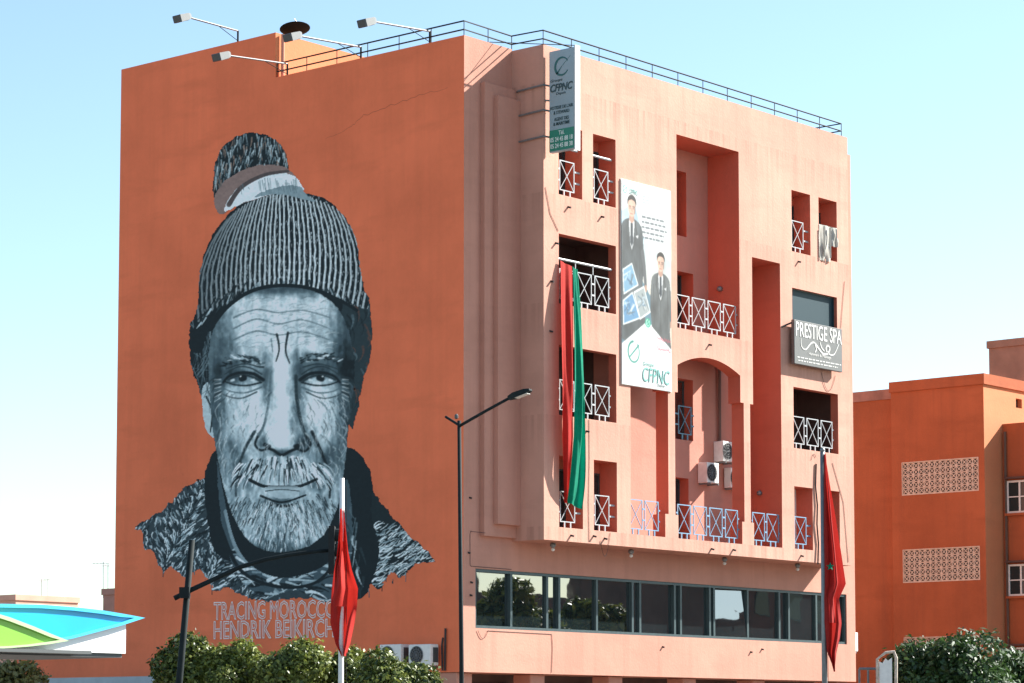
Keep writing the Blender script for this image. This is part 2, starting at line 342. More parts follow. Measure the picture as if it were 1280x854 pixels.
    for sgn,cx in ((-1,305),(1,399)):             # eyes, lids, crow's feet, bags
        f=lambda x,y: (cx+sgn*x,y)
        for k in range(46):                       # eyebrows
            x=R.uniform(-26,28); y=446+.010*(x-2)**2+R.uniform(-5,4)+(3 if sgn<0 else 0)
            dk([f(x,y),f(x+R.uniform(3,8),y-R.uniform(-1,4))],R.uniform(1.6,3),.7,[D,D,D2,M1,L2][R.randint(5)])
        dk([f(-24,475),f(-12,467.5),f(4,466),f(18,470),f(26,478)],4.6,2.8); dk([f(-22,468),f(-8,460),f(8,459),f(24,468)],2,1.2,D2)
        dk([f(-20,476),f(-6,470),f(8,470),f(20,475)],3.2,2.2,D2); dk([f(-22,478),f(-4,482),f(12,481),f(24,477)],2.2,1.6)
        p.stroke([f(0,472.5),f(3,473.5)],7.5,7.5,D,1,fc); p.stroke([f(-12,475),f(-9,475.5)],3.4,2.4,L2,.9,fc); p.stroke([f(13,475),f(16,476)],3.2,2.4,L2,.9,fc); p.stroke([f(4,470.6),f(4.6,470.8)],1.6,1.6,WH,1,fc)
        dk([f(-22,484),f(-2,491),f(18,489),f(30,481)],2.2,1,M1); dk([f(-16,490),f(4,498),f(24,494),f(34,484)],1.8,.8,D2); dk([f(-20,459),f(0,455),f(22,461)],2,1.2,D2)
        for k in range(6):
            y=474+k*4.5; dk([f(28,y-2),f(36,y-2+k*1.0),f(43-k,y+3+k*2.4)],1.9,.8,[D2,M1][k%2])
            dk([f(29,y+.5),f(37,y+.8+k*1.0)],1.2,.6,WH,.6)
        for k in range(9): dk([f(24+R.uniform(-4,8),492+k*6),f(31+R.uniform(-3,5),500+k*7),f(34-k*1.2,512+k*8)],R.uniform(1,1.8),.5,[M1,D2,L2][k%3],.6)
    for k in range(5): dk([f(-2+6*k,500+3*k),f(9+5*k,511+7*k),f(13+3*k,526+9*k)],1.5,.7,[M1,M2,L2][k%3],.75)
    dk([(338,470),(336,500),(331,528),(323,546)],2.5,3.5,M1,.8); dk([(370,470),(371,500),(377,530),(384,548)],4,4.5,D2,.85)
    dk([(322,546),(319,556),(326,563),(336,560)],3,2.4); dk([(384,546),(388,556),(381,564),(371,561)],3.2,2.6)
    dk([(333,560),(342,563),(352,569),(363,564),(373,560)],3.8,3.4); p.stroke([(331,556),(337,558)],5,4,D,1,fc); p.stroke([(369,558),(375,556)],5,4,D,1,fc)
    p.stroke(p.smooth([(350,470),(351,505),(351,540)],8,False),5,8,WH,.55,fc); dk([(318,540),(306,562),(296,592),(295,620)],4,2.4,D2); dk([(390,540),(402,566),(412,596),(412,622)],4.4,2.6)
    for k in range(420):                          # weathered skin: fine creases that follow the cheeks
        sg=R.choice([-1,1]); x=R.uniform(12,78); y=R.uniform(488,612); u=352+sg*x
        if 300<u<404 and y>560: continue
        p.stroke(curve((u,y),(u+sg*R.uniform(-3,6),y+R.uniform(6,18)),sg*R.uniform(1,4),0,4),R.uniform(.8,1.7),.4,[M1,M2,D2,L2,WH,L1][R.randint(6)],.5,fc)
    for k in range(160):
        u=R.uniform(290,414); y=R.uniform(372,436); p.stroke(curve((u,y),(u+R.uniform(6,20),y+R.uniform(-2,2)),0,-2,4),R.uniform(.8,1.6),.4,[M1,M2,L2,WH][R.randint(4)],.45,fc)
    bl=p.c.copy()
    for _ in range(2):
        q_=np.pad(bl,((1,1),(1,1),(0,0)),'edge'); bl=(q_[:-2,1:-1]+q_[2:,1:-1]+q_[1:-1,:-2]+q_[1:-1,2:]+2*q_[1:-1,1:-1])/6
    p.c=np.where(face[...,None],p.c*.45+bl*.55,p.c)
    # --- full moustache and beard
    mo=[]
    for k in range(260):
        t=R.uniform(-1,1); u=352+t*54; v=575+10*t*t+R.uniform(-5,15)
        mo.append((t,u,v))
    for t,u,v in mo:
        p.stroke(curve((u,v),(u+t*11+R.uniform(-2,2),v+R.uniform(10,20)),t*2,0,4),R.uniform(1.6,2.8),.6,[D,D2,M2,L1,L2,WH,L2][R.randint(7)],.92,fc)
    dk([(312,600),(330,608),(352,609),(374,608),(396,599)],4.2,3.4); p.fill(p.mask([(330,610),(352,608),(376,610),(364,622),(344,622)],.5,30)*fc,L1,.8,False)
    dk([(332,614),(352,612),(374,614)],1.3,1,D2); dk([(326,620),(352,628),(382,619)],3,2.2); dk([(338,630),(354,633),(370,630)],4,3,D)
    for k in range(900):
        th=R.uniform(-1.25,1.25); rr=R.uniform(.35,1.02)
        u=354+np.sin(th)*74*rr; v=606+np.cos(th)*82*rr
        if v<628 and abs(u-352)<42: continue
        if v<585: continue
        ln=R.uniform(5,11); out=np.sin(th)*.55
        sh=(rr>.9)*.0+R.rand()
        c=[D,D2,M1,M2,L1,L2,WH,L2][min(7,int(sh*8))] if abs(np.sin(th))<.75 else [D,D,D2,M1,M2,L1][R.randint(6)]
        p.stroke(curve((u,v-ln*.5),(u+out*ln,v+ln*.55),R.uniform(-1.5,1.5),0,4),R.uniform(1.0,2.0),.4,c,.62,fc)
    # --- knitted cap
    cap=p.mask([(238,432),(246,392),(250,340),(262,300),(288,264),(320,246),(362,240),(402,246),(430,270),(446,302),(452,345),(460,382),(448,384),(424,374),(388,360),(350,356),(312,364),(282,384),(262,410),(252,440)],1.5,10)
    p.fill(cap,D); cc=cap*1.0
    for i in range(36):                            # ribs fan out from the crown
        t=(i+.5)/36*2-1; u0=352+t*(92 if t>0 else 70); v0=250+t*t*34; u1=352+t*106; v1=366+18*t*t+ (20*abs(t)**3)
        q=curve((u0,v0-8),(u1,v1),t*16,0,14)
        sh=.55+.45*np.cos(t*1.5-.35); c=np.array(D)*(1-sh)+np.array((.66,.74,.79))*sh
        q=[(a+R.uniform(-.7,.7),b) for a,b in q]
        p.stroke(q,1.6,2.7,tuple(c),.95,cc)
        for k in range(22):                        # stitches between ribs
            s=R.rand(); j=min(12,int(s*13)); a,b=q[j]; a+=2.0+R.uniform(-1.0,1.6); b+=R.uniform(-4,4)
            p.stroke([(a,b),(a+R.uniform(-1.5,2),b+R.uniform(1.5,4.5))],R.uniform(1.2,2.2),.7,tuple(c*R.uniform(.45,1.0)),.7,cc)
    for k in range(150):                           # thick edge of the folded cap
        t=R.uniform(-1,1); u=352+t*104; v=356+22*t*t+22*abs(t)**3+R.uniform(-9,8)
        p.stroke(curve((u,v),(u+t*6,v+R.uniform(5,11)),0,0,3),R.uniform(1.5,3),.8,[D,D,D,D2,M2,L1][R.randint(6)],.9,cc)
    p.stroke(p.smooth([(262,412),(284,384),(314,364),(350,357),(390,361),(426,376),(446,388)],8,False),5,4,D,1,None)
    # --- floppy tassel end of the cap
    tip=p.mask([(266,226),(272,194),(290,174),(314,165),(340,172),(356,188),(362,214),(374,236),(340,244),(300,256),(276,268),(268,252)],2,13)
    p.fill(tip,D); tc=tip*1.0
    band=p.mask([(268,252),(276,232),(300,214),(330,206),(362,212),(376,238),(340,243),(300,256),(276,268)],1.5,14)
    for k in range(420):
        u=R.uniform(268,364); v=R.uniform(166,240)
        p.stroke(curve((u,v),(u+R.uniform(-4,3),v+R.uniform(7,16)),R.uniform(-1,1),0,4),R.uniform(1.2,2.2),.5,[D,D,M1,M2,(.42,.38,.36),L1][R.randint(6)],.85,tc*(1-band))
    p.fill(band,(.40,.36,.36)); b2=p.mask([(280,264),(296,236),(326,220),(364,218),(380,240),(340,243),(304,254)],1.2,15)
    p.fill(b2,L2); p.fill(p.mask([(318,246),(340,236),(372,232),(384,244),(392,252),(350,243)],1,16),M2)
    p.stroke(p.smooth([(286,256),(302,234),(330,219),(360,214)],8,False),6,3.5,(.24,.23,.24),.9,band*1.0)
    for k in range(30):
        u=R.uniform(300,372); p.stroke([(u,R.uniform(222,236)),(u+2,R.uniform(236,246))],1.2,.6,M1,.6,b2*1.0)
    # drips and over-spray at the lower edge
    for k in range(26):
        u=R.choice([R.uniform(190,270),R.uniform(280,420),R.uniform(455,520)]); v=712+R.uniform(-8,24)
        col=np.argmin(abs(p.U[0]-u)); rows=np.where(p.a[:,col]>0)[0]
        if len(rows): 
            v=p.V[rows[-1],0]-2; p.stroke([(u,v),(u+.5,v+R.uniform(5,18))],1.6,.9,[M1,D2,M2][R.randint(3)],.9,None,True)
    p.c*=(1+(p.noise(3,3,40)-.5)*.16)[...,None]
    return p.c.clip(0,1),p.a>.5,p.U,p.V
# ---- END MURAL
# ------------------------------------------------------------------ ground, road, pavement
g = MB(); g.quad((-900,-900,0),(900,-900,0),(900,900,0),(-900,900,0))
struct('ground', g, mat('ground_dust', (.17,.13,.105), .95, var=.2, scale=.4))
asph = mat('asphalt', (.05,.05,.052), .9, var=.25, scale=3, bump=.3, bscale=60)
r2 = MB(); r2.box(-300,300,-24,-12,-.2,.006)
struct('road', r2, asph)
pv = MB(); pv.box(-40,60,-12,-3,-.2,.13); pv.box(-40,60,-12.25,-12,-.2,.14); pv.box(-40,60,-60,-24.25,-.2,.13); pv.box(-40,60,-24.25,-24,-.2,.14)
struct('pavement', pv, mat('paving', (.19,.16,.14), .9, var=.15, scale=2, bump=.3))
ln = MB()
for k in range(-20, 21): ln.box(k*6, k*6+3, -18.06, -17.94, .004, .010)
struct('road_marking', ln, mat('road_paint', (.7,.7,.68), .8, var=.1))

# ------------------------------------------------------------------ the apartment building
P = -1.153                                   # street plane of the projecting block
XB, XR, ZB, ZT = 2.03, 17.37, 6.80, 20.63
DEEP, ZW, ZA, YB = 14.19, 20.68, 22.03, 7.39
bld = thing('apartment_building', 'tall salmon and terracotta apartment block with a painted blind side wall', 'building', (0,0,0))

def wall(y, x0, x1, z0, z1, holes, mb, rm=1):
    """wall sheet facing -Y in plane y; holes = (x0,x1,z0,z1,depth); reveals run inwards wherever hole meets wall"""
    xs = sorted({round(v, 4) for v in [x0, x1]+[h[0] for h in holes]+[h[1] for h in holes] if x0-1e-6 <= v <= x1+1e-6})
    zs = sorted({round(v, 4) for v in [z0, z1]+[h[2] for h in holes]+[h[3] for h in holes] if z0-1e-6 <= v <= z1+1e-6})
    def hit(cx, cz):
        for h in holes:
            if h[0] < cx < h[1] and h[2] < cz < h[3]: return h[4]
        return None
    nx, nz = len(xs)-1, len(zs)-1
    cell = [[hit((xs[i]+xs[i+1])/2, (zs[k]+zs[k+1])/2) for k in range(nz)] for i in range(nx)]
    for i in range(nx):
        for k in range(nz):
            a, b, c, d = xs[i], xs[i+1], zs[k], zs[k+1]; h = cell[i][k]
            if h is None: mb.quad((a,y,c),(b,y,c),(b,y,d),(a,y,d)); continue
            if i > 0 and cell[i-1][k] is None: mb.quad((a,y,c),(a,y,d),(a,y+h,d),(a,y+h,c), rm)
            if i < nx-1 and cell[i+1][k] is None: mb.quad((b,y,c),(b,y+h,c),(b,y+h,d),(b,y,d), rm)
            if k > 0 and cell[i][k-1] is None: mb.quad((a,y,c),(a,y+h,c),(b,y+h,c),(b,y,c), rm)
            if k < nz-1 and cell[i][k+1] is None: mb.quad((a,y,d),(b,y,d),(b,y+h,d),(a,y+h,d), rm)
JD = .62
narrow = [(2.69,3.74,16.50,18.48),(4.23,5.27,16.50,18.48),(2.69,3.74,7.18,9.17),(4.23,5.28,7.18,9.17),
          (14.16,15.20,16.48,18.42),(15.67,16.71,16.48,18.42),(14.17,15.18,7.18,9.12),(15.67,16.70,7.18,9.12)]
loggia = [(2.69,5.27,13.42,15.39),(2.69,5.27,10.30,12.26),(14.17,16.67,10.31,12.22)]
spa_win = (14.15,16.67,13.30,15.33)
AS, AR = 12.28, .36                          # arch spring height and rise
holes = [h+(JD,) for h in narrow]+[h+(.28,) for h in loggia]+[spa_win+(.16,)]
holes += [(8.18,11.34,13.38,19.15,1.17)]                                                    # tall upper niche
holes += [(12.0,13.5,7.17,16.0,.45),(11.84,12.0,7.85,11.46,.45)]                           # tall slot
holes += [(8.18,11.34,11.46,AS+AR,.45),(8.04,11.51,7.85,11.46,.45),(8.18,11.39,7.17,7.85,.45)]   # arched two-storey niche
holes += [(5.92,7.55,11.46,AS+AR,.45),(5.92,7.71,7.85,11.46,.45),(5.92,7.55,7.17,7.85,.45)]      # shallow arched niche
sw = MB(); wall(P, XB, XR, ZB, ZT, holes, sw)
for a, b in ((8.18,11.34),(5.92,7.55)):      # spandrels: fill each arch head down to its curve
    n = 16; top = AS+AR
    cur = [(a+(b-a)*i/n, AS+AR*(1-(2*i/n-1)**2)-.004) for i in range(n+1)]
    for (xa, za), (xb, zb) in zip(cur[:-1], cur[1:]):
        sw.quad((xa,P,za),(xb,P,zb),(xb,P,top),(xa,P,top)); sw.quad((xa,P,za),(xa,P+.45,za),(xb,P+.45,zb),(xb,P,zb),1)
        sw.quad((xa,P+.45,za),(xa,P+.45,top),(xb,P+.45,top),(xb,P+.45,zb))
sw.quad((XB,P,ZB),(XB,P,ZT),(XB,0,ZT),(XB,0,ZB)); sw.quad((XR,P,ZB),(XR,0,ZB),(XR,0,ZT),(XR,P,ZT))       # ends
sw.quad((XB,P,ZT),(XR,P,ZT),(XR,P+.25,ZT),(XB,P+.25,ZT)); sw.quad((XB,P+.25,ZT),(XR,P+.25,ZT),(XR,P+.25,19.9),(XB,P+.25,19.9))
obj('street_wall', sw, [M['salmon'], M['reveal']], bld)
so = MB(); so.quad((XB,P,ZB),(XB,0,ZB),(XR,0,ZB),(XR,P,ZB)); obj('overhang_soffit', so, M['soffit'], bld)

# niche interiors
ni = MB(); yb = .02; ni2 = MB()
wall(yb, 8.18, 11.34, 13.38, 19.15, [(9.50,10.24,16.50,18.49,.5),(9.50,10.57,13.42,15.41,.5)], ni)      # upper niche back wall
yc = .02                                     # arched niche: back wall with a window over a door
wall(yc, 5.7, 11.9, 7.10, 12.9, [(9.0,10.52,10.30,12.15,.4),(9.0,10.27,7.17,9.14,.4)], ni)
ys = P+.45
ni.quad((5.7,ys,7.10),(5.7,yc,7.10),(5.7,yc,12.9),(5.7,ys,12.9))
ni.quad((5.7,ys,12.75),(11.9,ys,12.75),(11.9,yc,12.75),(5.7,yc,12.75),1); ni.quad((5.7,ys,7.165),(5.7,yc,7.165),(11.9,yc,7.165),(11.9,ys,7.165))
ni.quad((11.9,ys,12.75),(11.9,ys,16.05),(11.9,yc,16.05),(11.9,yc,12.75))                                          # shallow niche back
yd = .02                                     # slot interior
ni.quad((11.9,yd,7.1),(13.5,yd,7.1),(13.5,yd,16.05),(11.9,yd,16.05)); ni.quad((13.5,ys,7.1),(13.5,yd,7.1),(13.5,yd,16.05),(13.5,ys,16.05),1)
ni.quad((11.9,ys,16.0),(13.5,ys,16.0),(13.5,yd,16.0),(11.9,yd,16.0),1); ni.quad((11.9,ys,7.165),(11.9,yd,7.165),(13.5,yd,7.165),(13.5,ys,7.165))

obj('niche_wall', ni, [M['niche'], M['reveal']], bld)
# rooms behind the wide openings
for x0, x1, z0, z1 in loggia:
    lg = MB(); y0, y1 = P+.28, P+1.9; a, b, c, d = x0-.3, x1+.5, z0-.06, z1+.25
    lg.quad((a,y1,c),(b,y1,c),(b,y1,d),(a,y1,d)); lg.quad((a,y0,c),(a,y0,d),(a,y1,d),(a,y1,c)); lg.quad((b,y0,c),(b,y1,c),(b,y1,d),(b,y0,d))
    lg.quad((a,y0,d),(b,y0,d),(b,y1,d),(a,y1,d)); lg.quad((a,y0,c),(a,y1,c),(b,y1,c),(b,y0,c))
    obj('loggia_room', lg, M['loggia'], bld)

def window(x0, x1, z0, z1, y, gm, parent=bld, bars=1, fm='frame', t=.05):
    f = MB(); f.box(x0,x1,y-.03,y+.03,z0,z0+t); f.box(x0,x1,y-.03,y+.03,z1-t,z1); f.box(x0,x0+t,y-.03,y+.03,z0+t,z1-t); f.box(x1-t,x1,y-.03,y+.03,z0+t,z1-t)
    for k in range(1, bars): xx = x0+(x1-x0)*k/bars; f.box(xx-t/2,xx+t/2,y-.028,y+.028,z0+t,z1-t)
    o = obj('window', f, M[fm], parent)
    for k in range(bars):
        a = x0+(x1-x0)*k/bars; b = x0+(x1-x0)*(k+1)/bars
        obj('pane', MB().box(a+t/2,b-t/2,y-.008,y+.008,z0+t/2,z1-t/2), M[gm], o)
    return o
for i, (x0, x1, z0, z1) in enumerate(narrow):
    yy = P+JD
    if i == 6: obj('window', MB().box(x0,x1,yy,yy+.05,z0,z1), M['white_plastic'], bld)                  # closed pale shutter
    else: window(x0, x1, z0, z1-.28, yy+.04, 'door_glass'); obj('lintel', MB().box(x0-.02,x1+.02,yy+.005,yy+.06,z1-.28,z1+.02), M['reveal'], bld)
for x0, x1, z0, z1 in loggia: window(x0+.25, x0+1.3, z0, z1-.15, P+1.84, 'door_glass'); 
window(*spa_win, P+.14, 'teal_glass', bars=1, t=.03)
window(9.50,10.24,16.50,18.49, yb+.48, 'door_glass'); window(9.50,10.57,13.42,15.41, yb+.48, 'door_glass')
window(9.0,10.52,10.30,12.15, yc+.36, 'glass', bars=2); window(9.0,10.27,7.17,9.14, yc+.36, 'door_glass')

for i in (2, 3): 
    cx0, cx1, cz0, cz1 = narrow[i]; cb = MB(); n = 14
    pts_ = [(cx0+.12+.42*k/n, P+JD-.03+.025*math.sin(k*1.9)) for k in range(n+1)]
    for (xa, ya_), (xb, yb2) in zip(pts_[:-1], pts_[1:]): cb.quad((xa,ya_,cz0+.05),(xb,yb2,cz0+.05),(xb,yb2,cz0+.95),(xa,ya_,cz0+.95))
    obj('curtain', cb, M['curtain'], bld, True)
# mezzanine wall with the long ribbon window, ground floor behind it
RX0, RX1, RZ0, RZ1 = .50, 18.80, 4.36, 5.98
bw = MB(); wall(0, 0, 19.31, 3.16, ZB, [(RX0,RX1,RZ0,RZ1,.20)], bw); bw.quad((0,0,ZB),(XB,0,ZB),(XB,0,ZW),(0,0,ZW)); bw.quad((XR,0,ZB),(19.31,0,ZB),(19.31,0,20.54),(XR,0,20.54))
bw.quad((0,0,3.16),(0,1.6,3.16),(19.31,1.6,3.16),(19.31,0,3.16)); bw.quad((XB,0,ZB),(XR,0,ZB),(XR,.02,ZB),(XB,.02,ZB))
bw.quad((19.31,0,3.16),(19.31,DEEP,3.16),(19.31,DEEP,20.54),(19.31,0,20.54)); bw.quad((0,.25,ZW),(0,0,ZW),(XB,0,ZW),(XB,.25,ZW)); bw.quad((XR,0,20.54),(19.31,0,20.54),(19.31,.25,20.54),(XR,.25,20.54))
obj('mezzanine_wall', bw, [M['salmon_plain'], M['salmon_plain']], bld)
rw = MB(); t = .08; yw = .10
rw.box(RX0,RX1,yw-.06,yw+.05,RZ0,RZ0+t); rw.box(RX0,RX1,yw-.06,yw+.05,RZ1-t,RZ1); rw.box(RX0,RX0+t,yw-.06,yw+.05,RZ0+t,RZ1-t); rw.box(RX1-t,RX1,yw-.06,yw+.05,RZ0+t,RZ1-t)
ribbon = obj('ribbon_window', rw, M['frame'], bld); ribbon['label'] = 'long ribbon window of tinted sliding panes under the overhang'
mul = [2.06,3.62,4.16,5.86,7.54,7.90,9.59,9.89,11.36,11.58,13.34,15.05,15.58,17.12]
for x in mul: obj('mullion', MB().box(x-.045,x+.045,yw-.055,yw+.05,RZ0+t,RZ1-t), M['frame'], ribbon)
edges = [RX0+t]+mul+[RX1-t]
for i, (a, b) in enumerate(zip(edges[:-1], edges[1:])):
    q = MB(); yo = yw+(.01 if i % 2 else .035); tilt = .05 if i == 10 else random.uniform(-.004,.004); lean = .056 if i == 10 else random.uniform(-.003,.003)
    q.obox(((a+b)/2, yo+.02, (RZ0+RZ1)/2), ((b-a)/2-.03, -tilt*(b-a)/2, 0), (0,.006,0), (0, lean, (RZ1-RZ0)/2-t+.02)); obj('pane', q, M['glass'], ribbon)
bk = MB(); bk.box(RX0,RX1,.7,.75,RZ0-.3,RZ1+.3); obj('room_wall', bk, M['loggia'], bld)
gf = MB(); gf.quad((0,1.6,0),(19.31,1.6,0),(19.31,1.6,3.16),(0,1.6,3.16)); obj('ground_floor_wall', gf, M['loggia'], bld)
for x in (.35, 3.45, 7.0, 10.6, 14.2, 18.9): obj('column', MB().bbox(x-.32,x+.32,.25,.9,0,3.155,.03), M['salmon_plain'], bld)
for x in (1.0, 4.6, 8.2, 11.8, 15.4): window(x+.4, x+2.7, .15, 2.9, 1.55, 'door_glass', bars=3)
# stepped pilaster on the strip left of the block
for (x0, z0, z1, d) in ((.68,6.88,19.47,.16),(1.07,7.22,19.15,.32)):
    obj('pilaster_panel', MB().box(x0, XB-.003, -d, -(.155 if d > .2 else .001), z0, z1), M['salmon_plain'], bld)
# blind side wall, roof and rooftop room
sd_ = MB(); sd_.add([(0,0,3.16),(0,DEEP,3.16),(0,DEEP,ZA),(0,YB,ZA),(0,YB,ZW),(0,0,ZW)], [(0,5,4,3,2,1)])
sd_.quad((0,0,ZW),(.25,0,ZW),(.25,YB,ZW),(0,YB,ZW)); sd_.quad((0,DEEP,0),(19.31,DEEP,0),(19.31,DEEP,20.5),(0,DEEP,20.5)); sd_.quad((.25,0,ZW),(.25,YB,ZW),(.25,YB,19.9),(.25,0,19.9))
sd_.quad((0,.9,3.16),(0,DEEP,3.16),(1.0,DEEP,3.16),(1.0,.9,3.16)); sd_.quad((1.0,.9,0),(1.0,.9,3.16),(1.0,DEEP,3.16),(1.0,DEEP,0))
obj('side_wall', sd_, M['terracotta'], bld)
rf = MB(); rf.quad((.25,.25,19.9),(19.31,.25,19.9),(19.31,DEEP,19.9),(.25,DEEP,19.9)); rf.quad((XB,P+.25,19.9),(XR,P+.25,19.9),(XR,.25,19.9),(XB,.25,19.9)); obj('roof', rf, M['roof'], bld)
rr = MB(); rr.quad((.002,YB,19.9),(5.2,YB,19.9),(5.2,YB,ZA),(.002,YB,ZA)); rr.quad((0,YB,ZA),(5.2,YB,ZA),(5.2,DEEP,ZA),(0,DEEP,ZA)); rr.quad((5.2,YB,19.9),(5.2,DEEP,19.9),(5.2,DEEP,ZA),(5.2,YB,ZA)); rr.quad((0,DEEP,20.5),(5.2,DEEP,20.5),(5.2,DEEP,ZA),(0,DEEP,ZA))
obj('rooftop_room', rr, M['apricot'], bld)
dp = MB(); dp.tube([(.22,YB-.08,19.9),(.22,YB-.08,22.0)], .05); obj('downpipe', dp, M['salmon_plain'], bld)
lt = MB(); lt.box(-1.6,-.003,8.6,19.0,2.95,3.12); lt.box(-1.64,-1.6,8.6,19.0,2.90,3.16); obj('ledge', lt, mat('pale_blue_grey_roof', (.42,.47,.50), .6, var=.1, scale=2), bld)
an = MB(); an.box(.05,12,DEEP+.01,19.0,0,4.4); obj('annex', an, M['terracotta'], bld)

# balcony railings: crossed panels held by short studs
def panel_mesh(wd=.66, h=.86, m='white_metal', t=.021):
    b = MB(); 
    b.box(0,wd,-t/2,t/2,0,t*1.3); b.box(0,wd,-t/2,t/2,h-t*1.3,h); b.box(0,t*1.3,-t/2,t/2,t*1.3,h-t*1.3); b.box(wd-t*1.3,wd,-t/2,t/2,t*1.3,h-t*1.3)
    for s in (0, 1):
        a = Vector((t if not s else wd-t, 0, t)); c = Vector((wd-t if not s else t, 0, h-t)); d = (c-a); n = Vector((-d.z,0,d.x)).normalized()*t*.45
        b.obox((a+c)/2, d/2, Vector((0,t*.35+s*.004,0)), n)
    for xx in (wd*.3, wd*.7): b.box(xx-.022,xx+.022,-.016,.016,-.16,0)
    me = obj('railing_panel', b, M[m]).data; bpy.data.objects.remove(bpy.data.objects['railing_panel']); me.name = 'railing_panel'; return me
PM = {k: panel_mesh(m=k) for k in ('white_metal','pale_blue','blue_metal')}
def railing(x0, x1, sill, n, y, m='white_metal', hand=0., start=.06, pitch=.79, lab=None):
    st = MB(); top = sill+.16
    xs = [x0+start+pitch*k for k in range(n)]
    ends = [x0-.01]+[v for x in xs for v in (x, x+.66)]+[x1+.01]
    if n > 1: ends[-1] = xs[-1]+.66+.06
    for a, b in zip(ends[::2], ends[1::2]):
        for zz in (top+.28, top+.60): st.box(a,b,y-.016,y+.016,zz-.024,zz+.024)
    if hand: st.tube([(x0-.01,y,sill+hand),(x1-.10,y,sill+hand)], .035); 
    if hand and n > 1:
        for x in xs[1:]: st.box(x-.08,x-.055,y-.012,y+.012,top+.86,sill+hand)
    o = obj('balcony_railing', st, M[m], bld)
    for x in xs:
        p = bpy.data.objects.new('railing_panel', PM[m]); C.objects.link(p); p.parent = o; p.location = (x, y, top)
    return o
yr = P+.10
for x0 in (2.69, 4.23): railing(x0, x0+1.05, 16.50, 1, yr, hand=1.38, start=.15)
for x0 in (2.69, 4.23): railing(x0, x0+1.05, 7.18, 1, yr, start=.15)
railing(14.16, 15.20, 16.48, 1, yr, start=.12); railing(14.17, 15.18, 7.18, 1, yr, 'pale_blue', start=.12); railing(15.67, 16.70, 7.18, 1, yr, 'pale_blue', start=.12)
railing(2.69, 5.27, 13.42, 3, yr, hand=1.28, start=.13); railing(2.69, 5.27, 10.30, 3, yr, start=.13); railing(14.17, 16.67, 10.31, 3, yr)
railing(8.18, 11.34, 13.38, 4, yr); railing(8.20, 11.36, 7.17, 4, yr, 'pale_blue'); railing(12.02, 13.5, 7.17, 2, yr, 'pale_blue', start=.02, pitch=.76); railing(5.92, 7.6, 7.17, 2, yr, 'pale_blue', start=.01, pitch=.76)
railing(9.5, 10.50, 10.30, 1, yc-.02, 'blue_metal', start=.24)
obj('handrail', MB().tube([(15.6,yr-.06,17.52),(16.78,yr-.06,17.52)], .025), M['white_metal'], bld)

# lamps, pipes and loose cables on the facade
def lamp_small(p, axis): 
    b = MB(); b.lathe(p, axis, [(.04,0),(.08,.02),(.085,.08),(.06,.12),(.03,.14)], 12); return obj('bulkhead_lamp', b, M['grey_metal'], bld, True)
for x in (3.15, 6.7, 11.3, 15.2): lamp_small((x,-.55,ZB-.004), (0,0,-1)); obj('lamp_globe', MB().lathe((x,-.55,ZB-.14), (0,0,-1), [(.02,0),(.055,.03),(.055,.07),(.02,.10)], 10), M['white_plastic'], bld, True)
lamp_small((11.338,-.45,15.0), (-1,0,0)); lamp_small((13.495,-.35,8.9), (-1,0,0))
def cable(pts, r=.007): obj('cable', MB().tube(pts, r, 4), M['cable'], bld)
def sag(a, b, d, n=10, yv=None): 
    a, b = Vector(a), Vector(b); return [a.lerp(b, i/n)+Vector((0,0,-d*4*(i/n)*(1-i/n))) for i in range(n+1)]
obj('drain_pipe', MB().tube([(11.72,-.05,12.70),(11.80,-.05,12.62),(11.80,-.05,12.3),(11.79,-.05,10.4)], .05), mat('old_pipe', (.16,.09,.07), .7), bld)
cable([(.30,-.012,7.0),(.26,-.012,6.9),(.27,-.012,6.05)]+[(.32,-.012,6.03),(2.0,-.012,6.02)]); cable([(.28,-.012,6.98),(.70,-.18,6.95)])
cable(sag((.58,-.02,4.30),(1.0,-.02,4.30),.22)); cable([(1.0,-.012,4.3),(3.75,-.012,4.28),(3.78,-.012,3.9),(3.74,-.012,3.2)])
cable(sag((4.5,P-.015,6.9),(4.95,P-.015,7.15),.55)); cable([(4.0,P-.012,10.28),(4.02,P-.012,9.2),(3.98,P-.012,8.0),(4.0,P-.012,6.85)])
cable([(15.35,P-.03,9.9),(15.30,P-.03,9.2),(15.38,P-.04,8.6),(15.33,P-.05,8.0),(15.42,P-.04,7.4),(15.36,P-.05,6.75)], .028); cable(sag((15.1,P-.02,10.0),(15.35,P-.02,10.1),-.15))
cable([(17.1,P-.015,15.9),(16.95,P-.015,15.0),(16.8,P-.015,14.0)]); cable([(16.3,P-.012,10.0),(16.9,P-.012,8.8),(17.15,P-.012,6.9)]); cable(sag((15.7,P-.02,12.85),(16.5,P-.02,12.8),.55))
cable([(2.1,P-.012,16.6),(2.3,P-.012,15.9),(2.66,P-.012,15.45)]); 
for x, z in ((3.1,16.2),(4.6,16.15),(3.2,6.98),(4.7,6.98),(4.2,7.02),(9.75,13.05),(9.8,6.95),(14.5,16.2),(14.5,6.98),(2.3,12.6),(2.34,14.0),(2.55,15.1),(3.9,9.95),(10.9,6.98)):   # short overflow spouts and bolts
    obj('spout', MB().tube([(x,P+.01,z),(x+.02,P-.09,z-.03)], .03, 6), M['cable'], bld)
for x, z in ((.25,7.9),(.2,6.4),(.3,5.6),(.28,5.25),(8.9,4.05),(13.4,4.0),(14.0,4.1)): obj('spout', MB().tube([(x,.01,z),(x+.02,-.06,z-.02)], .028, 6), M['cable'], bld)
for y, z in ((8.2,15.6),(4.1,11.2),(10.5,9.0)): obj('spout', MB().tube([(.01,y,z),(-.06,y,z)], .03, 6), M['cable'], bld)
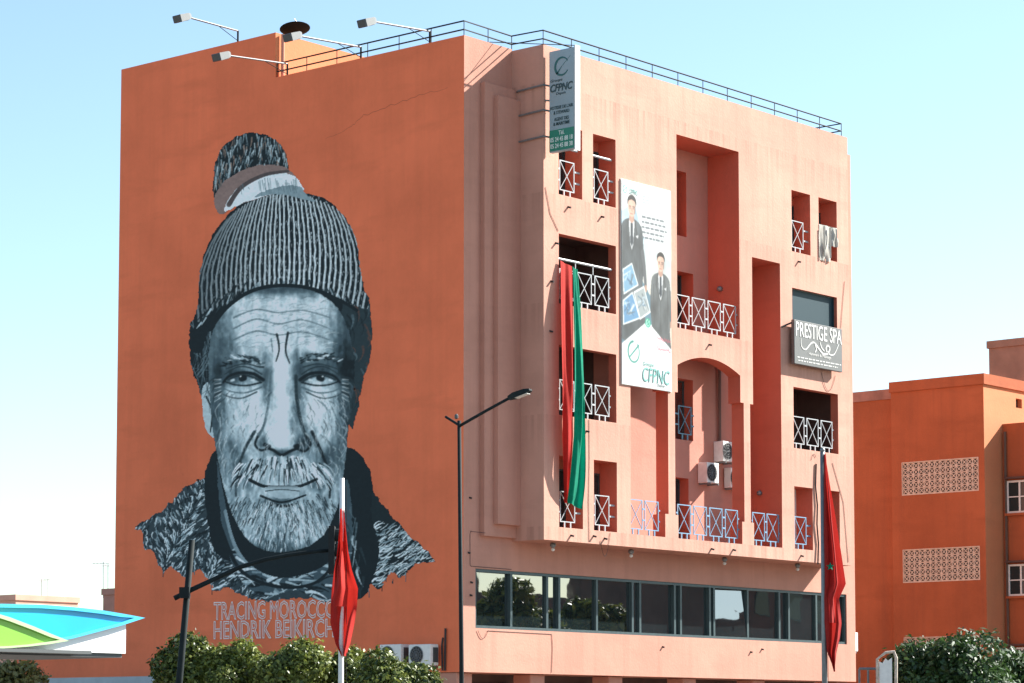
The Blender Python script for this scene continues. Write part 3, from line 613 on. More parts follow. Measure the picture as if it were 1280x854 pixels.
# hairline cracks in the render
def crack(pts, ax, off):
    b = MB(); rnd = random.Random(len(pts)*7+int(pts[0][0]*10)); out = []
    for i in range(len(pts)-1):
        for k in range(7): t = k/7; out.append((pts[i][0]+(pts[i+1][0]-pts[i][0])*t+rnd.uniform(-.03,.03), pts[i][1]+(pts[i+1][1]-pts[i][1])*t+rnd.uniform(-.035,.035)))
    out.append(pts[-1]); n = len(out)
    for i in range(n-1):
        w0, w1 = .003*math.sin(math.pi*(i+.3)/n)+.002, .003*math.sin(math.pi*(i+1.3)/n)+.003; (a, c), (d, e) = out[i], out[i+1]
        if ax == 'x': b.quad((off,a,c-w0),(off,d,e-w1),(off,d,e+w1),(off,a,c+w0))
        else: b.quad((a,off,c-w0),(d,off,e-w1),(d,off,e+w1),(a,off,c+w0))
    obj('crack', b, M['crack'], bld)
M['crack'] = mat('crack_brown', (.38,.10,.055), .95)  # reddish brown line of the cracked render
crack([(5.3,18.55),(4.3,18.75),(3.8,19.0),(2.6,19.15),(1.5,19.25),(.6,19.3)], 'x', -.004);  

# ------------------------------------------------------------------ lettering
TEXTS = []
def text(name, s, m, parent, x, up, n, w, h, at_, align='C', outline=0., shear=0., spacing=1., bold=0.):
    """s fitted into w x h metres; x/up/n = right, up and facing directions; at_ = centre of the line"""
    cu = bpy.data.curves.new(name, 'FONT'); cu.body = s; cu.size = 1; cu.resolution_u = 3; cu.space_character = spacing; cu.shear = shear
    if outline: cu.fill_mode = 'NONE'; cu.bevel_depth = outline; cu.bevel_resolution = 0; cu.resolution_u = 2
    else: cu.extrude = .002; cu.offset = bold
    o = bpy.data.objects.new(name, cu); C.objects.link(o); TEXTS.append((o, name, m, parent, Vector(x), Vector(up), Vector(n), w, h, Vector(at_), outline))
def flush_texts():
    bpy.context.view_layer.update(); dg = bpy.context.evaluated_depsgraph_get()
    for o, name, m, parent, x, up, n, w, h, at_, outline in TEXTS:
        me = bpy.data.meshes.new_from_object(o.evaluated_get(dg)); cu = o.data; bpy.data.objects.remove(o); bpy.data.curves.remove(cu)
        co = np.array([v.co[:] for v in me.vertices])
        if not len(co): continue
        lo, hi = co.min(0), co.max(0); off = origin_of(parent)
        sx = w/max(hi[0]-lo[0], 1e-6); sy = h/max(hi[1]-lo[1], 1e-6)
        for v in me.vertices:
            a, b, c = v.co; v.co = at_-off+x*((a-(lo[0]+hi[0])/2)*sx)+up*((b-(lo[1]+hi[1])/2)*sy)+n*(c if not outline else c*.2)
        me.materials.clear(); me.materials.append(m); me.name = name
        q = bpy.data.objects.new(name, me); C.objects.link(q); q.parent = parent
FRONT = ((1,0,0),(0,0,1),(0,-1,0)); SIDE = ((0,-1,0),(0,0,1),(-1,0,0))

def print_sheet(name, col, alpha, pos, m, parent):
    """paint film: grid of faces with a colour per point; pos = (H,W,3) places of the points"""
    H, W = alpha.shape; keep = alpha[:-1,:-1]&alpha[1:,:-1]&alpha[:-1,1:]&alpha[1:,1:]
    idx = np.arange(H*W).reshape(H, W); f = np.stack([idx[1:,:-1],idx[1:,1:],idx[:-1,1:],idx[:-1,:-1]], -1)[keep]
    used, inv = np.unique(f, return_inverse=True); f = inv.reshape(-1, 4)
    co = pos.reshape(-1,3)[used]-np.array(origin_of(parent)[:]); lin = np.where(col <= .04045, col/12.92, ((col+.055)/1.055)**2.4).reshape(-1,3)[used]
    me = bpy.data.meshes.new(name); me.vertices.add(len(co)); me.vertices.foreach_set('co', co.astype(np.float32).ravel())
    me.loops.add(f.size); me.loops.foreach_set('vertex_index', f.astype(np.int32).ravel()); me.polygons.add(len(f)); me.polygons.foreach_set('loop_start', np.arange(0, f.size, 4, dtype=np.int32))
    me.update(calc_edges=True); a = me.color_attributes.new('print', 'FLOAT_COLOR', 'POINT')
    a.data.foreach_set('color', np.concatenate([lin, np.ones((len(lin),1))], 1).astype(np.float32).ravel())
    me.materials.append(m); o = bpy.data.objects.new(name, me); C.objects.link(o); o.parent = parent; return o

col_, al_, U_, V_ = draw_mural()
d_ = _F+_R*((U_[...,None]-640)/FPX)-_U*((V_[...,None]-427-SHIFT)/FPX)
pos_ = CAM+d_*((-.006-CAM[0])/d_[...,:1])
mu = print_sheet('mural', (col_*np.array((1.46,1.36,1.27))).clip(0,1), al_, pos_, paint_film('mural_paint'), bld); mu['label'] = 'blue grey painted portrait of a bearded old man in a knitted cap'
M['letter_white'] = mat('mural_letter_white', (.95,.80,.74), .8)
def wall_line(s, u0, v0, u1, v1, h):
    a, b = on_plane(u0, v0, 0, -.012), on_plane(u1, v1, 0, -.012); x = Vector(b-a); w_ = x.length
    text('mural_lettering', s, M['letter_white'], bld, x.normalized(), (0,0,1), (-1,0,0), w_, h, Vector((a+b)/2), outline=.027)
wall_line('TRACING MOROCCO', 267, 764, 419, 761, .55); wall_line('HENDRIK BEIKIRCH', 267, 788, 418, 785, .55); wall_line('M', 303, 806, 316, 805.5, .42)

# ------------------------------------------------------------------ projecting sign at the corner
vs = thing('projecting_sign', 'tall grey and green school sign projecting from the top left corner of the facade', 'sign', (2.25,-1.2,17.6))
x0, x1, ya, yb_, z0, z1 = 2.16, 2.32, -1.24, -2.16, 17.56, 20.42
obj('sign_box', MB().bbox(x0,x1,yb_,ya,z0,z1,.02), mat('sign_face_grey', (.27,.36,.40), .4, var=.06, scale=2), vs)
obj('edge_trim', MB().box(x0-.02,x1+.02,yb_-.05,yb_-.002,z0-.04,z1+.04), M['white_plastic'], vs)
gg = MB().box(x0-.008,x0-.001,yb_+.02,ya-.02,z0+.03,z0+.62); gg.box(x1+.001,x1+.008,yb_+.02,ya-.02,z0+.03,z0+.62); obj('green_band', gg, mat('sign_green', (.01,.20,.13), .4), vs)
ink = mat('sign_ink', (.012,.055,.065), .5); inkw = mat('sign_white_ink', (.7,.78,.74), .5); lg_ = mat('sign_logo_teal', (.01,.12,.12), .5)
yc_ = (ya+yb_)/2; sx_ = x0-.012
lgm = MB()
for k in range(20):                            # ring broken by a slanting swoosh
    t0, t1 = math.radians(30+k*15), math.radians(30+(k+1)*15); wd = .02+.045*math.sin(math.pi*(k+.5)/20)
    for_ = [(sx_, yc_-math.cos(t)*r_, z1-.48+math.sin(t)*r_*1.05) for t, r_ in ((t0,.26),(t1,.26),(t1,.26-wd),(t0,.26-wd))]
    lgm.prism(for_, (.01,0,0))
lgm.prism([(sx_, yc_+.20, z1-.66),(sx_, yc_-.05, z1-.44),(sx_, yc_-.32, z1-.22),(sx_, yc_-.02, z1-.47),(sx_, yc_+.16, z1-.70)], (.01,0,0))
obj('logo', lgm, lg_, vs)
def st_(s, m, zc, w_, h_, dy=0, **k): text('lettering', s, m, vs, *SIDE, w_, h_, (sx_, yc_+dy, zc), **k)
st_('Groupe', ink, z1-.86, .42, .10, .18, shear=.2); st_('CFPNC', ink, z1-1.06, .80, .22, 0, shear=.25, bold=.02); st_('Depuis', ink, z1-1.24, .34, .09, .02, shear=.2)
st_("HOTESSE DE L'AIR", ink, z1-1.62, .82, .095, bold=.012); st_('& STEWARD', ink, z1-1.76, .56, .095, bold=.012); st_('AGENT DES', ink, z1-1.95, .52, .095, bold=.012); st_('& MARITIME', ink, z1-2.08, .58, .095, bold=.012)
st_('Tél.', inkw, z0+.52, .2, .12, bold=.01); st_('05 24 45 88 18', inkw, z0+.345, .80, .13, bold=.015); st_('05 24 45 88 38', inkw, z0+.165, .80, .13, bold=.015)
for z in (20.0-.55, 18.72+.02, 18.0): obj('bracket', MB().tube([(XB-.003,-.20,z-.03),(XB-.07,-.26,z-.03),(XB-.07,-1.20,z+.01),(x0+.06,ya+.02,z+.02)], .028), M['grey_metal'], vs)
obj('bracket', MB().tube([(XB+.06,P+.002,19.05),(x0+.05,ya+.02,19.05)], .025), M['grey_metal'], vs)
obj('guy_wire', MB().tube([(1.2,.12,20.74),(2.25,-2.1,z1+.06)], .012, 4), M['cable'], vs)

# ------------------------------------------------------------------ hanging banner of the school
ban = thing('hanging_banner', 'tall white banner with two suited men hanging on the facade between windows', 'banner', (6.66,P,11.44))
bx0, bx1, bz0, bz1 = 5.48, 7.84, 11.44, 17.38
def draw_banner():
    p = Paint(0, 236, 0, 594, 1.5); p.a[:] = 1; WHT = (.93,.94,.93); p.c[:] = WHT
    top = p.mask([(-5,95),(60,60),(100,150),(150,190),(240,210),(240,470),(150,410),(120,395),(100,410),(-5,480)], 0, 1, False)
    g_ = np.clip((p.V-60)/300, 0, 1)[...,None]; sky_ = np.array((.66,.80,.88))*(1-g_)+np.array((.88,.83,.76))*g_
    p.c = np.where(top[...,None], sky_, p.c)
    for k in range(26): p.stroke([(p.r.uniform(0,236), p.r.uniform(100,330))]*2, p.r.uniform(20,50), 20, (.86,.88,.88), .18, top*1.)
    p.fill(p.mask([(-5,260),(60,245),(140,330),(160,400),(100,420),(-5,480)], 0, 2, False), (.36,.50,.56))
    def man(cx, hy, sc, dark):
        f = lambda *q: [(cx+a*sc, hy+b*sc) for a, b in q]
        p.fill(p.mask(f((-10,22),(-36,34),(-46,60),(-50,130),(-44,190),(-52,330),(50,330),(44,190),(52,150),(46,60),(36,34),(10,22)), .5, 3), dark)
        p.fill(p.mask(f((-13,24),(13,24),(6,90),(0,104),(-6,90)), 0, 4, False), (.86,.87,.87)); p.fill(p.mask(f((-4,34),(4,34),(6,84),(0,96),(-6,84)), 0, 5, False), (.16,.20,.23))
        for s in (-1, 1): p.stroke(f((s*13,26),(s*22,60),(s*4,104)), 5, 3, tuple(c*.7 for c in dark)); p.stroke(f((s*34,60),(s*32,180)), 3, 2, tuple(c*.72 for c in dark))
        p.stroke(f((0,106),(2,200)), 2.5, 2, tuple(c*.7 for c in dark)); p.fill(p.mask(f((16,66),(28,62),(26,72)), 0, 6, False), (.86,.87,.87))
        p.fill(p.mask(f((-8,10),(8,10),(10,26),(0,34),(-10,26)), 0, 7), (.74,.58,.50))
        p.fill(p.mask(f((-16,-14),(-12,-28),(0,-33),(12,-28),(16,-14),(14,4),(6,17),(-6,17),(-14,4)), 0, 8), (.88,.72,.63))
        p.fill(p.mask(f((-18,-10),(-17,-28),(-6,-38),(8,-38),(18,-28),(18,-10),(14,-22),(0,-27),(-13,-22)), 0, 9), (.14,.12,.11))
        for s in (-1, 1): p.stroke(f((s*4,-9),(s*11,-9)), 2.4, 2, (.22,.17,.15)); p.stroke(f((s*5,-4),(s*9,-4)), 2, 2, (.25,.2,.18))
        p.stroke(f((0,-4),(2,4)), 2, 2, (.55,.42,.36)); p.stroke(f((-5,10),(5,10)), 2.2, 1.6, (.5,.33,.3)); p.stroke(f((14,-10),(13,8)), 4, 3, (.58,.45,.39))
    man(48, 84, 1.12, (.31,.34,.35)); man(184, 228, 1.0, (.36,.38,.38))
    fm_ = (np.abs(p.c.mean(-1)-.35) < .06)*1.
    p.c *= (1+fm_*(p.noise(26,60,31)-.5)*.75+(p.noise(10,14,32)-.5)*.12)[...,None]; p.c *= (1-.10*np.exp(-((p.U-66)/14)**2-((p.V-84)/36)**2)-.10*np.exp(-((p.U-198)/12)**2-((p.V-224)/32)**2))[...,None]
    p.stroke([(98,200),(106,240),(112,300)], 16, 12, (.33,.35,.36)); p.stroke([(112,300),(114,312)], 11, 8, (.7,.56,.48)); p.stroke([(228,300),(233,390)], 10, 8, (.36,.38,.38)); p.stroke([(233,392),(232,404)], 9, 7, (.7,.56,.48))
    for q, c in (([(4,262),(48,238),(78,300),(8,336)], (.46,.64,.75)), ([(4,352),(50,322),(86,396),(6,424)], (.38,.58,.73)), ([(54,322),(104,298),(136,372),(84,400)], (.62,.66,.66))):
        p.fill(p.mask(q, 0, 11, False), (.92,.93,.93)); cx = sum(a for a, b in q)/4; cy = sum(b for a, b in q)/4
        m_ = p.mask([(cx+(a-cx)*.88, cy+(b-cy)*.88) for a, b in q], 0, 12, False); p.fill(m_, c)
        for k in range(10): p.stroke([(cx+p.r.uniform(-26,20), cy+p.r.uniform(-26,26)), (cx+p.r.uniform(-10,30), cy+p.r.uniform(-26,26))], p.r.uniform(3,8), 2, [(.75,.83,.88),(.28,.42,.52),(.85,.86,.85),(.35,.40,.42)][k%4], .7, m_*1.)
    p.fill(p.mask([(-5,480),(100,412),(118,398),(240,474),(240,600),(-5,600)], 0, 13, False), WHT)
    def rows(x, y, ws, h, c, gap): 
        for i, w_ in enumerate(ws):
            a = x
            while a < x+w_: b = min(x+w_, a+p.r.uniform(6,20)); p.stroke([(a, y+i*gap),(b-2, y+i*gap)], h, h, c, .85); a = b+h*.9+1
    rows(98, 96, [104,110,116,104,100], 6.5, (.34,.38,.40), 15); rows(100, 36, [128,118,60], 3.2, (.55,.60,.62), 9); rows(140, 66, [60], 9, (.72,.74,.74), 9)
    rows(96, 458, [62,70,56,66,50], 3, (.62,.66,.67), 9)
    for y in (440, 470): 
        for k in range(7): p.stroke([(166+k*9, y+p.r.uniform(-4,4)), (172+k*9, y+10+p.r.uniform(-6,2)), (178+k*9, y+6)], 2.6, 1.6, (.82,.30,.36), .9)
    GR = (.22,.55,.50)
    for cx, cy, r_, wd in ((54,496,26,6.5),(16,28,9,2.6),(122,404,13,0)):
        if wd == 0: p.stroke([(cx,cy),(cx,cy)], 28, 28, (.20,.62,.50)); wd = 2.6; cc = (.85,.95,.92); r_ = 8
        else: cc = GR
        p.stroke([(cx+r_*math.cos(t), cy+r_*math.sin(t)*1.15) for t in np.linspace(-.9, 4.6, 26)], wd*.5, wd, cc); p.stroke([(cx-r_*.8, cy+r_*.7),(cx+r_*.9, cy-r_*.8)], wd*.6, wd*.8, cc)
    p.c *= (1+(p.noise(60,90,5)-.5)*.06)[...,None]
    for _ in range(2):
        q = np.pad(p.c, ((1,1),(1,1),(0,0)), 'edge'); p.c = (q[:-2,1:-1]+q[2:,1:-1]+q[1:-1,:-2]+q[1:-1,2:]+2*q[1:-1,1:-1])/6
    return (p.c*.80).clip(0,1), p.a > .5, p.U, p.V
bc, ba, bu, bv = draw_banner()
bpos = np.stack([bx0+bu/100, np.full(bu.shape, P-.045)+.006*np.sin(bu/40)*np.sin(bv/90), bz1-bv/100], -1)
obj('backing_board', MB().box(bx0-.01,bx1+.01,P-.03,P-.002,bz0-.01,bz1+.01), M['white_plastic'], ban)
print_sheet('printed_sheet', bc, ba, bpos, paint_film('banner_print', .5), ban)
teal = mat('banner_teal_ink', (.10,.30,.27), .5); ink2 = mat('banner_dark_ink', (.10,.14,.15), .5)
text('lettering', 'CFPNC', teal, ban, *FRONT, 1.30, .42, (7.08,P-.058,11.82), shear=.15); text('lettering', 'Groupe', teal, ban, *FRONT, .52, .15, (6.72,P-.058,12.12), shear=.2)
text('lettering', 'Depuis', ink2, ban, *FRONT, .34, .10, (7.32,P-.058,11.56), shear=.2); text('lettering', 'CFPNC', teal, ban, *FRONT, .40, .14, (6.05,P-.058,17.08), shear=.15)

# ------------------------------------------------------------------ spa sign
spa = thing('spa_sign', 'grey spa sign with white letters and swirl below the dark teal window', 'sign', (15.2,P,12.9))
sx0, sx1, sz0, sz1 = 13.90, 16.58, 12.90, 14.28
obj('sign_board', MB().bbox(sx0,sx1,P-.24,P-.12,sz0,sz1,.012), mat('spa_grey', (.105,.108,.105), .45, var=.07, scale=2), spa)
wi = mat('spa_white', (.62,.61,.58), .4)
text('lettering', 'PRESTIGE SPA', wi, spa, *FRONT, 2.56, .46, (15.26,P-.248,14.00), bold=.004)
sw_ = MB(); yy = P-.25
def ribbon_line(pts, wd):
    n = len(pts)
    for i in range(n-1):
        a, b = Vector(pts[i]), Vector(pts[i+1]); d = (b-a).normalized(); q = Vector((-d.y, d.x)); w0 = wd*(.35+.65*math.sin(math.pi*i/n)); w1 = wd*(.35+.65*math.sin(math.pi*(i+1)/n))
        e0, e1 = q*w0, q*w1
        sw_.prism([(a.x-e0.x,yy,a.y-e0.y),(b.x-e1.x,yy,b.y-e1.y),(b.x+e1.x,yy,b.y+e1.y),(a.x+e0.x,yy,a.y+e0.y)], (0,.008,0))
def cr(pts, n=8):
    out = []; N = len(pts); Q = [Vector(p) for p in pts]
    for i in range(N-1):
        p0, p1, p2, p3 = Q[max(i-1,0)], Q[i], Q[i+1], Q[min(i+2,N-1)]
        for k in range(n): t = k/n; out.append(.5*((2*p1)+(p2-p0)*t+(2*p0-5*p1+4*p2-p3)*t*t+(3*p1-p0-3*p2+p3)*t**3))
    return out+[Q[-1]]
ribbon_line(cr([(14.25,13.72),(14.28,13.48),(14.5,13.40),(14.8,13.62),(15.0,13.66),(15.25,13.50),(15.5,13.36),(15.75,13.42),(15.86,13.58),(15.74,13.66),(15.64,13.54),(15.8,13.40),(16.1,13.42),(16.38,13.78)]), .030)
ribbon_line(cr([(15.0,13.66),(15.10,13.48),(15.02,13.36)]), .022); ribbon_line(cr([(15.3,13.74),(15.4,13.56),(15.55,13.46)]), .020)
obj('swirl', sw_, wi, spa)
text('lettering', 'Hammam & Massage', wi, spa, *FRONT, 1.25, .12, (15.3,P-.248,13.28))
sm = MB()
for r_, (a, b) in enumerate(((14.05,16.5),(14.1,16.3))):
    x = a
    while x < b: e = x+random.uniform(.06,.22); sm.box(x,min(e,b),P-.247,P-.241,13.105-r_*.10,13.135-r_*.10); x = e+.05
obj('small_print', sm, wi, spa)
for x, z in ((sx0+.1,sz1-.06),(sx1-.05,sz1-.05)): obj('bracket', MB().tube([(x+(-.45 if x < 15 else .35),P-.003,z+(-.2 if x < 15 else .05)),(x,P-.15,z)], .03), M['black_metal'], spa)
for x in (sx0+.2, sx1-.3): obj('bracket', MB().box(x-.03,x+.03,P-.121,P-.002,sz0+.3,sz0+.36), M['black_metal'], spa)

# ------------------------------------------------------------------ cloth: flags, drape, laundry
def cloth(mb, left, right, rows, cols, depth, normal, folds, seed=0, amp=.07, bulge=None):
    """left/right: polylines (3-D) of the two edges, top to bottom; folds run down the length"""
    rnd = random.Random(seed); nrm = Vector(normal); ph = [rnd.uniform(0,6) for _ in range(4)]
    def along(pl, t):
        s = t*(len(pl)-1); i = min(int(s), len(pl)-2); return Vector(pl[i]).lerp(Vector(pl[i+1]), s-i)
    vs = []
    for r_ in range(rows+1):
        t = r_/rows; a, b = along(left, t), along(right, t)
        for c in range(cols+1):
            s = c/cols; wv = math.sin(s*folds*2*math.pi*(1+.35*t)+ph[0]+t*2.1+.5*math.sin(t*6+ph[3]))+.45*math.sin(s*folds*4.1*math.pi+ph[1]-t*3)+.3*math.sin(t*9+ph[2]+s*4)+.22*math.sin(t*5.3+s*11+ph[3])*math.sin(t*7.7-s*3)
            o_ = wv*amp*(.35+.65*min(1, t*3))+(bulge(t) if bulge else 0)
            vs.append(a.lerp(b, s)+nrm*(o_+depth))
    mb.add(vs, [(r_*(cols+1)+c, (r_+1)*(cols+1)+c, (r_+1)*(cols+1)+c+1, r_*(cols+1)+c+1) for r_ in range(rows) for c in range(cols)])
    return mb
dr = thing('cloth_drape', 'long red and green cloth hung from the third floor balcony rail', 'drape', (3.2,P,14.6))
bl_ = lambda t: .25*math.sin(math.pi*min(1, t*1.02))**.8+.05
def unbulge(pl, z_hi, z_lo): 
    out = []
    for i in range(13):
        t = i/12; s_ = t*(len(pl)-1); k = min(int(s_), len(pl)-2); q = Vector(pl[k]).lerp(Vector(pl[k+1]), s_-k); q.x -= 1.15*(bl_(t)-.05); out.append(q)
    return out
cloth_r = cloth(MB(), unbulge([(2.68,P,14.62),(2.70,P,13.0),(2.72,P,11.0),(2.74,P,9.6),(2.84,P,8.5),(2.90,P,7.9)],0,0), unbulge([(3.20,P,14.52),(3.24,P,13.0),(3.30,P,11.0),(3.27,P,9.6),(3.05,P,8.5),(2.93,P,7.85)],0,0), 60, 22, 0, (0,-1,0), 1.25, 3, .040, bl_)
obj('red_strip', cloth_r, M['red'], dr, True)
cloth_g = cloth(MB(), unbulge([(3.21,P,14.52),(3.25,P,13.0),(3.32,P,11.0),(3.29,P,9.6),(3.08,P,8.5),(2.95,P,7.9)],0,0), unbulge([(3.46,P,14.46),(3.66,P,13.0),(3.74,P,11.0),(3.74,P,9.6),(3.72,P,8.6),(3.58,P,7.72)],0,0), 60, 22, 0, (0,-1,0), 1.35, 8, .045, bl_)
obj('green_strip', cloth_g, M['green'], dr, True)

def limp_flag(name, label, top, outl, colm, seed, star=None):
    """flag hanging limp along its pole; outl = (distance down, left offset, right offset) across the view"""
    fl = thing(name, label, 'flag', top, 'red flags on poles'); ax = Vector((_R[0],_R[1],0)).normalized(); nm = Vector((ax.y,-ax.x,0)); top = Vector(top)
    left = [top+ax*l+Vector((0,0,-d)) for d, l, r_ in outl]; right = [top+ax*r_+Vector((0,0,-d)) for d, l, r_ in outl]
    obj('flag_cloth', cloth(MB(), left, right, 70, 36, .03, nm, 1.15, seed, .10), colm, fl, True)
    right2 = [a.lerp(b, .62) for a, b in zip(left, right)]; left2 = [a.lerp(b, .12) for a, b in zip(left, right)]
    k = max(3, int(len(outl)*.75)); obj('flag_cloth', cloth(MB(), left2[:k], right2[:k], 50, 24, .19, nm, .8, seed+5, .07), colm, fl, True)
    if star:
        p = top+ax*star[1]+Vector((0,0,-star[0]))+nm*.33; b = MB(); b.prism([p+ax*(r_*math.cos(t))+Vector((0,0,r_*math.sin(t)))+nm*.02*math.sin(3*t) for t, r_ in [(math.pi/2+k*math.pi/5, .09 if k%2 == 0 else .036) for k in range(10)]], nm*.01)
        obj('star', b, M['green'], fl)
    return fl
def flagpole(name, label, base, h, r_, m):
    f = thing(name, label, 'flagpole', base, 'flagpoles by the street'); x, y, z = base
    obj('pole', MB().tube([(x,y,z),(x,y,z+h*.5),(x,y,z+h)], r_, 10, r1=r_*.75), m, f, True)
    if r_ > .05: obj('finial', MB().lathe((x,y,z+h-.01),(0,0,1),[(.02,0),(.05,.03),(.05,.07),(.015,.1)], 8), m, f, True)
    obj('base_plate', MB().bbox(x-.15,x+.15,y-.15,y+.15,z,z+.05,.01), m, f); obj('halyard', MB().tube([(x+.07,y-.05,z+1),(x+.05,y-.03,z+h-.1)], .006, 4), M['cable'], f); return f
a_ = away(1028, 565, 55); pr = flagpole('flagpole', 'grey steel flagpole in front of the right end of the ribbon window', (a_.x,a_.y,0), a_.z, .065, M['grey_metal'])
limp_flag('flag', 'limp dark red flag with a green star at the right end of the facade', (a_.x,a_.y,a_.z-.05), [(0,.03,.05),(.6,.02,.13),(1.3,.01,.24),(2.0,.0,.34),(2.7,-.02,.44),(3.0,-.02,.30),(3.5,.0,.36),(3.8,.02,.33),(4.1,.04,.26),(4.5,.19,.21)], M['red_dark'], 2, (2.35,.10))
b_ = away(429.5, 598, 36); pl = flagpole('flagpole', 'white flagpole standing in front of the painted side wall and trees', (b_.x-.03,b_.y,0), b_.z, .042, M['white_plastic'])
limp_flag('flag', 'limp bright red flag in front of the mural and trimmed trees', (b_.x-.03,b_.y,b_.z-.43), [(q*.55,l*.60,r_*.60) for q, l, r_ in ((0,-.03,.05),(.5,-.05,.10),(1.0,-.10,.15),(1.5,-.18,.24),(1.95,-.22,.38),(2.4,-.24,.36),(2.8,-.24,.30),(3.3,-.12,.20),(3.6,.02,.10))], M['red'], 6)
# laundry over the rail of the top right window
def laundry(label, x0, x1, drop, m, stripes):
    o = thing('laundry', label, 'laundry', ((x0+x1)/2,yr-.06,17.52-drop), 'laundry on the top right window rail')
    b = cloth(MB(), [(x0,yr-.12,17.56),(x0+.01,yr-.12,17.56-drop*.5),(x0+.03,yr-.12,17.56-drop)], [(x1,yr-.12,17.56),(x1-.01,yr-.12,17.56-drop*.5),(x1-.03,yr-.12,17.56-drop)], 16, 12, 0, (0,-1,0), 1.2, int(x0*10), .03); b.quad((x0,yr-.12,17.56),(x1,yr-.12,17.56),(x1,yr-.0,17.55),(x0,yr-.0,17.55))
    obj('cloth', b, m, o, True)
    for s in stripes: obj('stripe', MB().box(x0+(x1-x0)*s-.03,x0+(x1-x0)*s+.03,yr-.21,yr-.19,17.50-drop*.85,17.50), M['cloth_stripe'], o)
laundry('pale grey towel with dark stripes, longest on the top right window rail', 15.68, 16.30, 1.15, M['white_cloth'], (.25,.8)); laundry('short pale towel at the right of the top right window rail', 16.33, 16.74, .62, M['white_cloth'], (.5,))

# ------------------------------------------------------------------ air conditioners
def aircon(name_label, x, y, z, face=(0,-1), w_=.78, d_=.34, h_=.62, group='outdoor air conditioner units'):
    t = thing('air_conditioner', name_label, 'air conditioner', (x,y,z), group); fx, fy = face; ax = Vector((-fy, fx, 0)); f = Vector((fx, fy, 0)); c = Vector((x,y,z+h_/2))
    b = MB(); b.obox(c, ax*(w_/2), f*(d_/2), Vector((0,0,h_/2))); o = obj('casing', b, M['white_plastic'], t); md = o.modifiers.new('bevel','BEVEL'); md.width = .02; md.segments = 2
    cf = c+f*(d_/2)+ax*(-w_*.12); obj('fan_grille', MB().lathe(cf, f, [(.0,.004),(h_*.40,.004),(h_*.40,.012),(.0,.014)], 20), M['grille'], t)
    gr = MB()
    for k in range(6): tt = k*math.pi/6; dd = (ax*math.cos(tt)+Vector((0,0,1))*math.sin(tt))*h_*.4; gr.tube([cf-dd+f*.022,cf+dd+f*.022], .006, 4)
    for rr_ in (.16,.28,.41): gr.tube([cf+f*.022+(ax*math.cos(k*math.pi/10)+Vector((0,0,1))*math.sin(k*math.pi/10))*h_*rr_ for k in range(21)], .006, 4)
    obj('guard', gr, M['grey_metal'], t)
    obj('side_panel', MB().obox(c+ax*(w_*.5+.004)-f*.04, ax*.004, f*d_*.3, Vector((0,0,h_*.35))), M['alu'], t)
    for s in (-1, 1): obj('bracket', MB().obox(c+ax*(s*w_*.35)+Vector((0,0,-h_/2-.03))-f*.05, ax*.02, f*(d_/2+.1), Vector((0,0,.025))), M['grey_metal'], t)
    return t
aircon('white air conditioner mounted highest in the arched niche', 11.84, -.17, 9.75, w_=.60, d_=.36); aircon('white air conditioner left and lower in the arched niche', 11.02, -.17, 9.04, w_=.60, d_=.36)
aircon('dark weathered air conditioner behind the column in the arched niche', 12.35, -.14, 8.98, w_=.60, d_=.26)
aircon('white air conditioner on the side wall right beside the conduits', -.25, 1.22, 3.34, (-1,0), .80, .34, .58); aircon('white air conditioner on the side wall half hidden by the tree', -.25, 2.30, 3.36, (-1,0), .80, .34, .58)
aircon('small air conditioner peeking past the right end of the facade', 19.52, .55, 4.15, (1,0), .8, .34, .62)
obj('conduit', MB().tube([(-.05,.62,3.2),(-.05,.60,4.35)], .03).tube([(-.06,.70,3.2),(-.06,.72,3.9),(-.02,.72,4.1)], .025), M['cable'], bld)
aircon('grey air conditioner high inside the third floor loggia', 3.9, P+1.6, 14.75, w_=.8)

# ------------------------------------------------------------------ rooftop: railing, flood lamps, dish
rt = thing('rooftop_railing', 'thin black railing along the roof edge of the salmon block', 'railing', (0,0,ZW))
path = [(.06,YB-.02,ZW),(.06,.06,ZW),(XB+.06,.06,ZW-.02),(XB+.06,P+.06,ZT),(XR-.25,P+.06,ZT),(XR-.25,P+1.4,ZT)]
for hh in (.18,.42): obj('rail', MB().tube([(a,b,c+hh) for a, b, c in path], .022, 6), M['black_metal'], rt)
pm = None
for (a, b) in zip(path[:-1], path[1:]):
    a, b = Vector(a), Vector(b); n = max(1, round((b-a).length/1.25))
    for k in range(n):
        p = a.lerp(b, k/n)
        if pm is None:
            po = obj('post', MB().tube([(0,0,0),(0,0,.43)], .014, 5), M['black_metal'], rt, loc=p); pm = po.data
        else:
            po = bpy.data.objects.new('post', pm); C.objects.link(po); po.parent = rt; po.location = p-origin_of(rt)
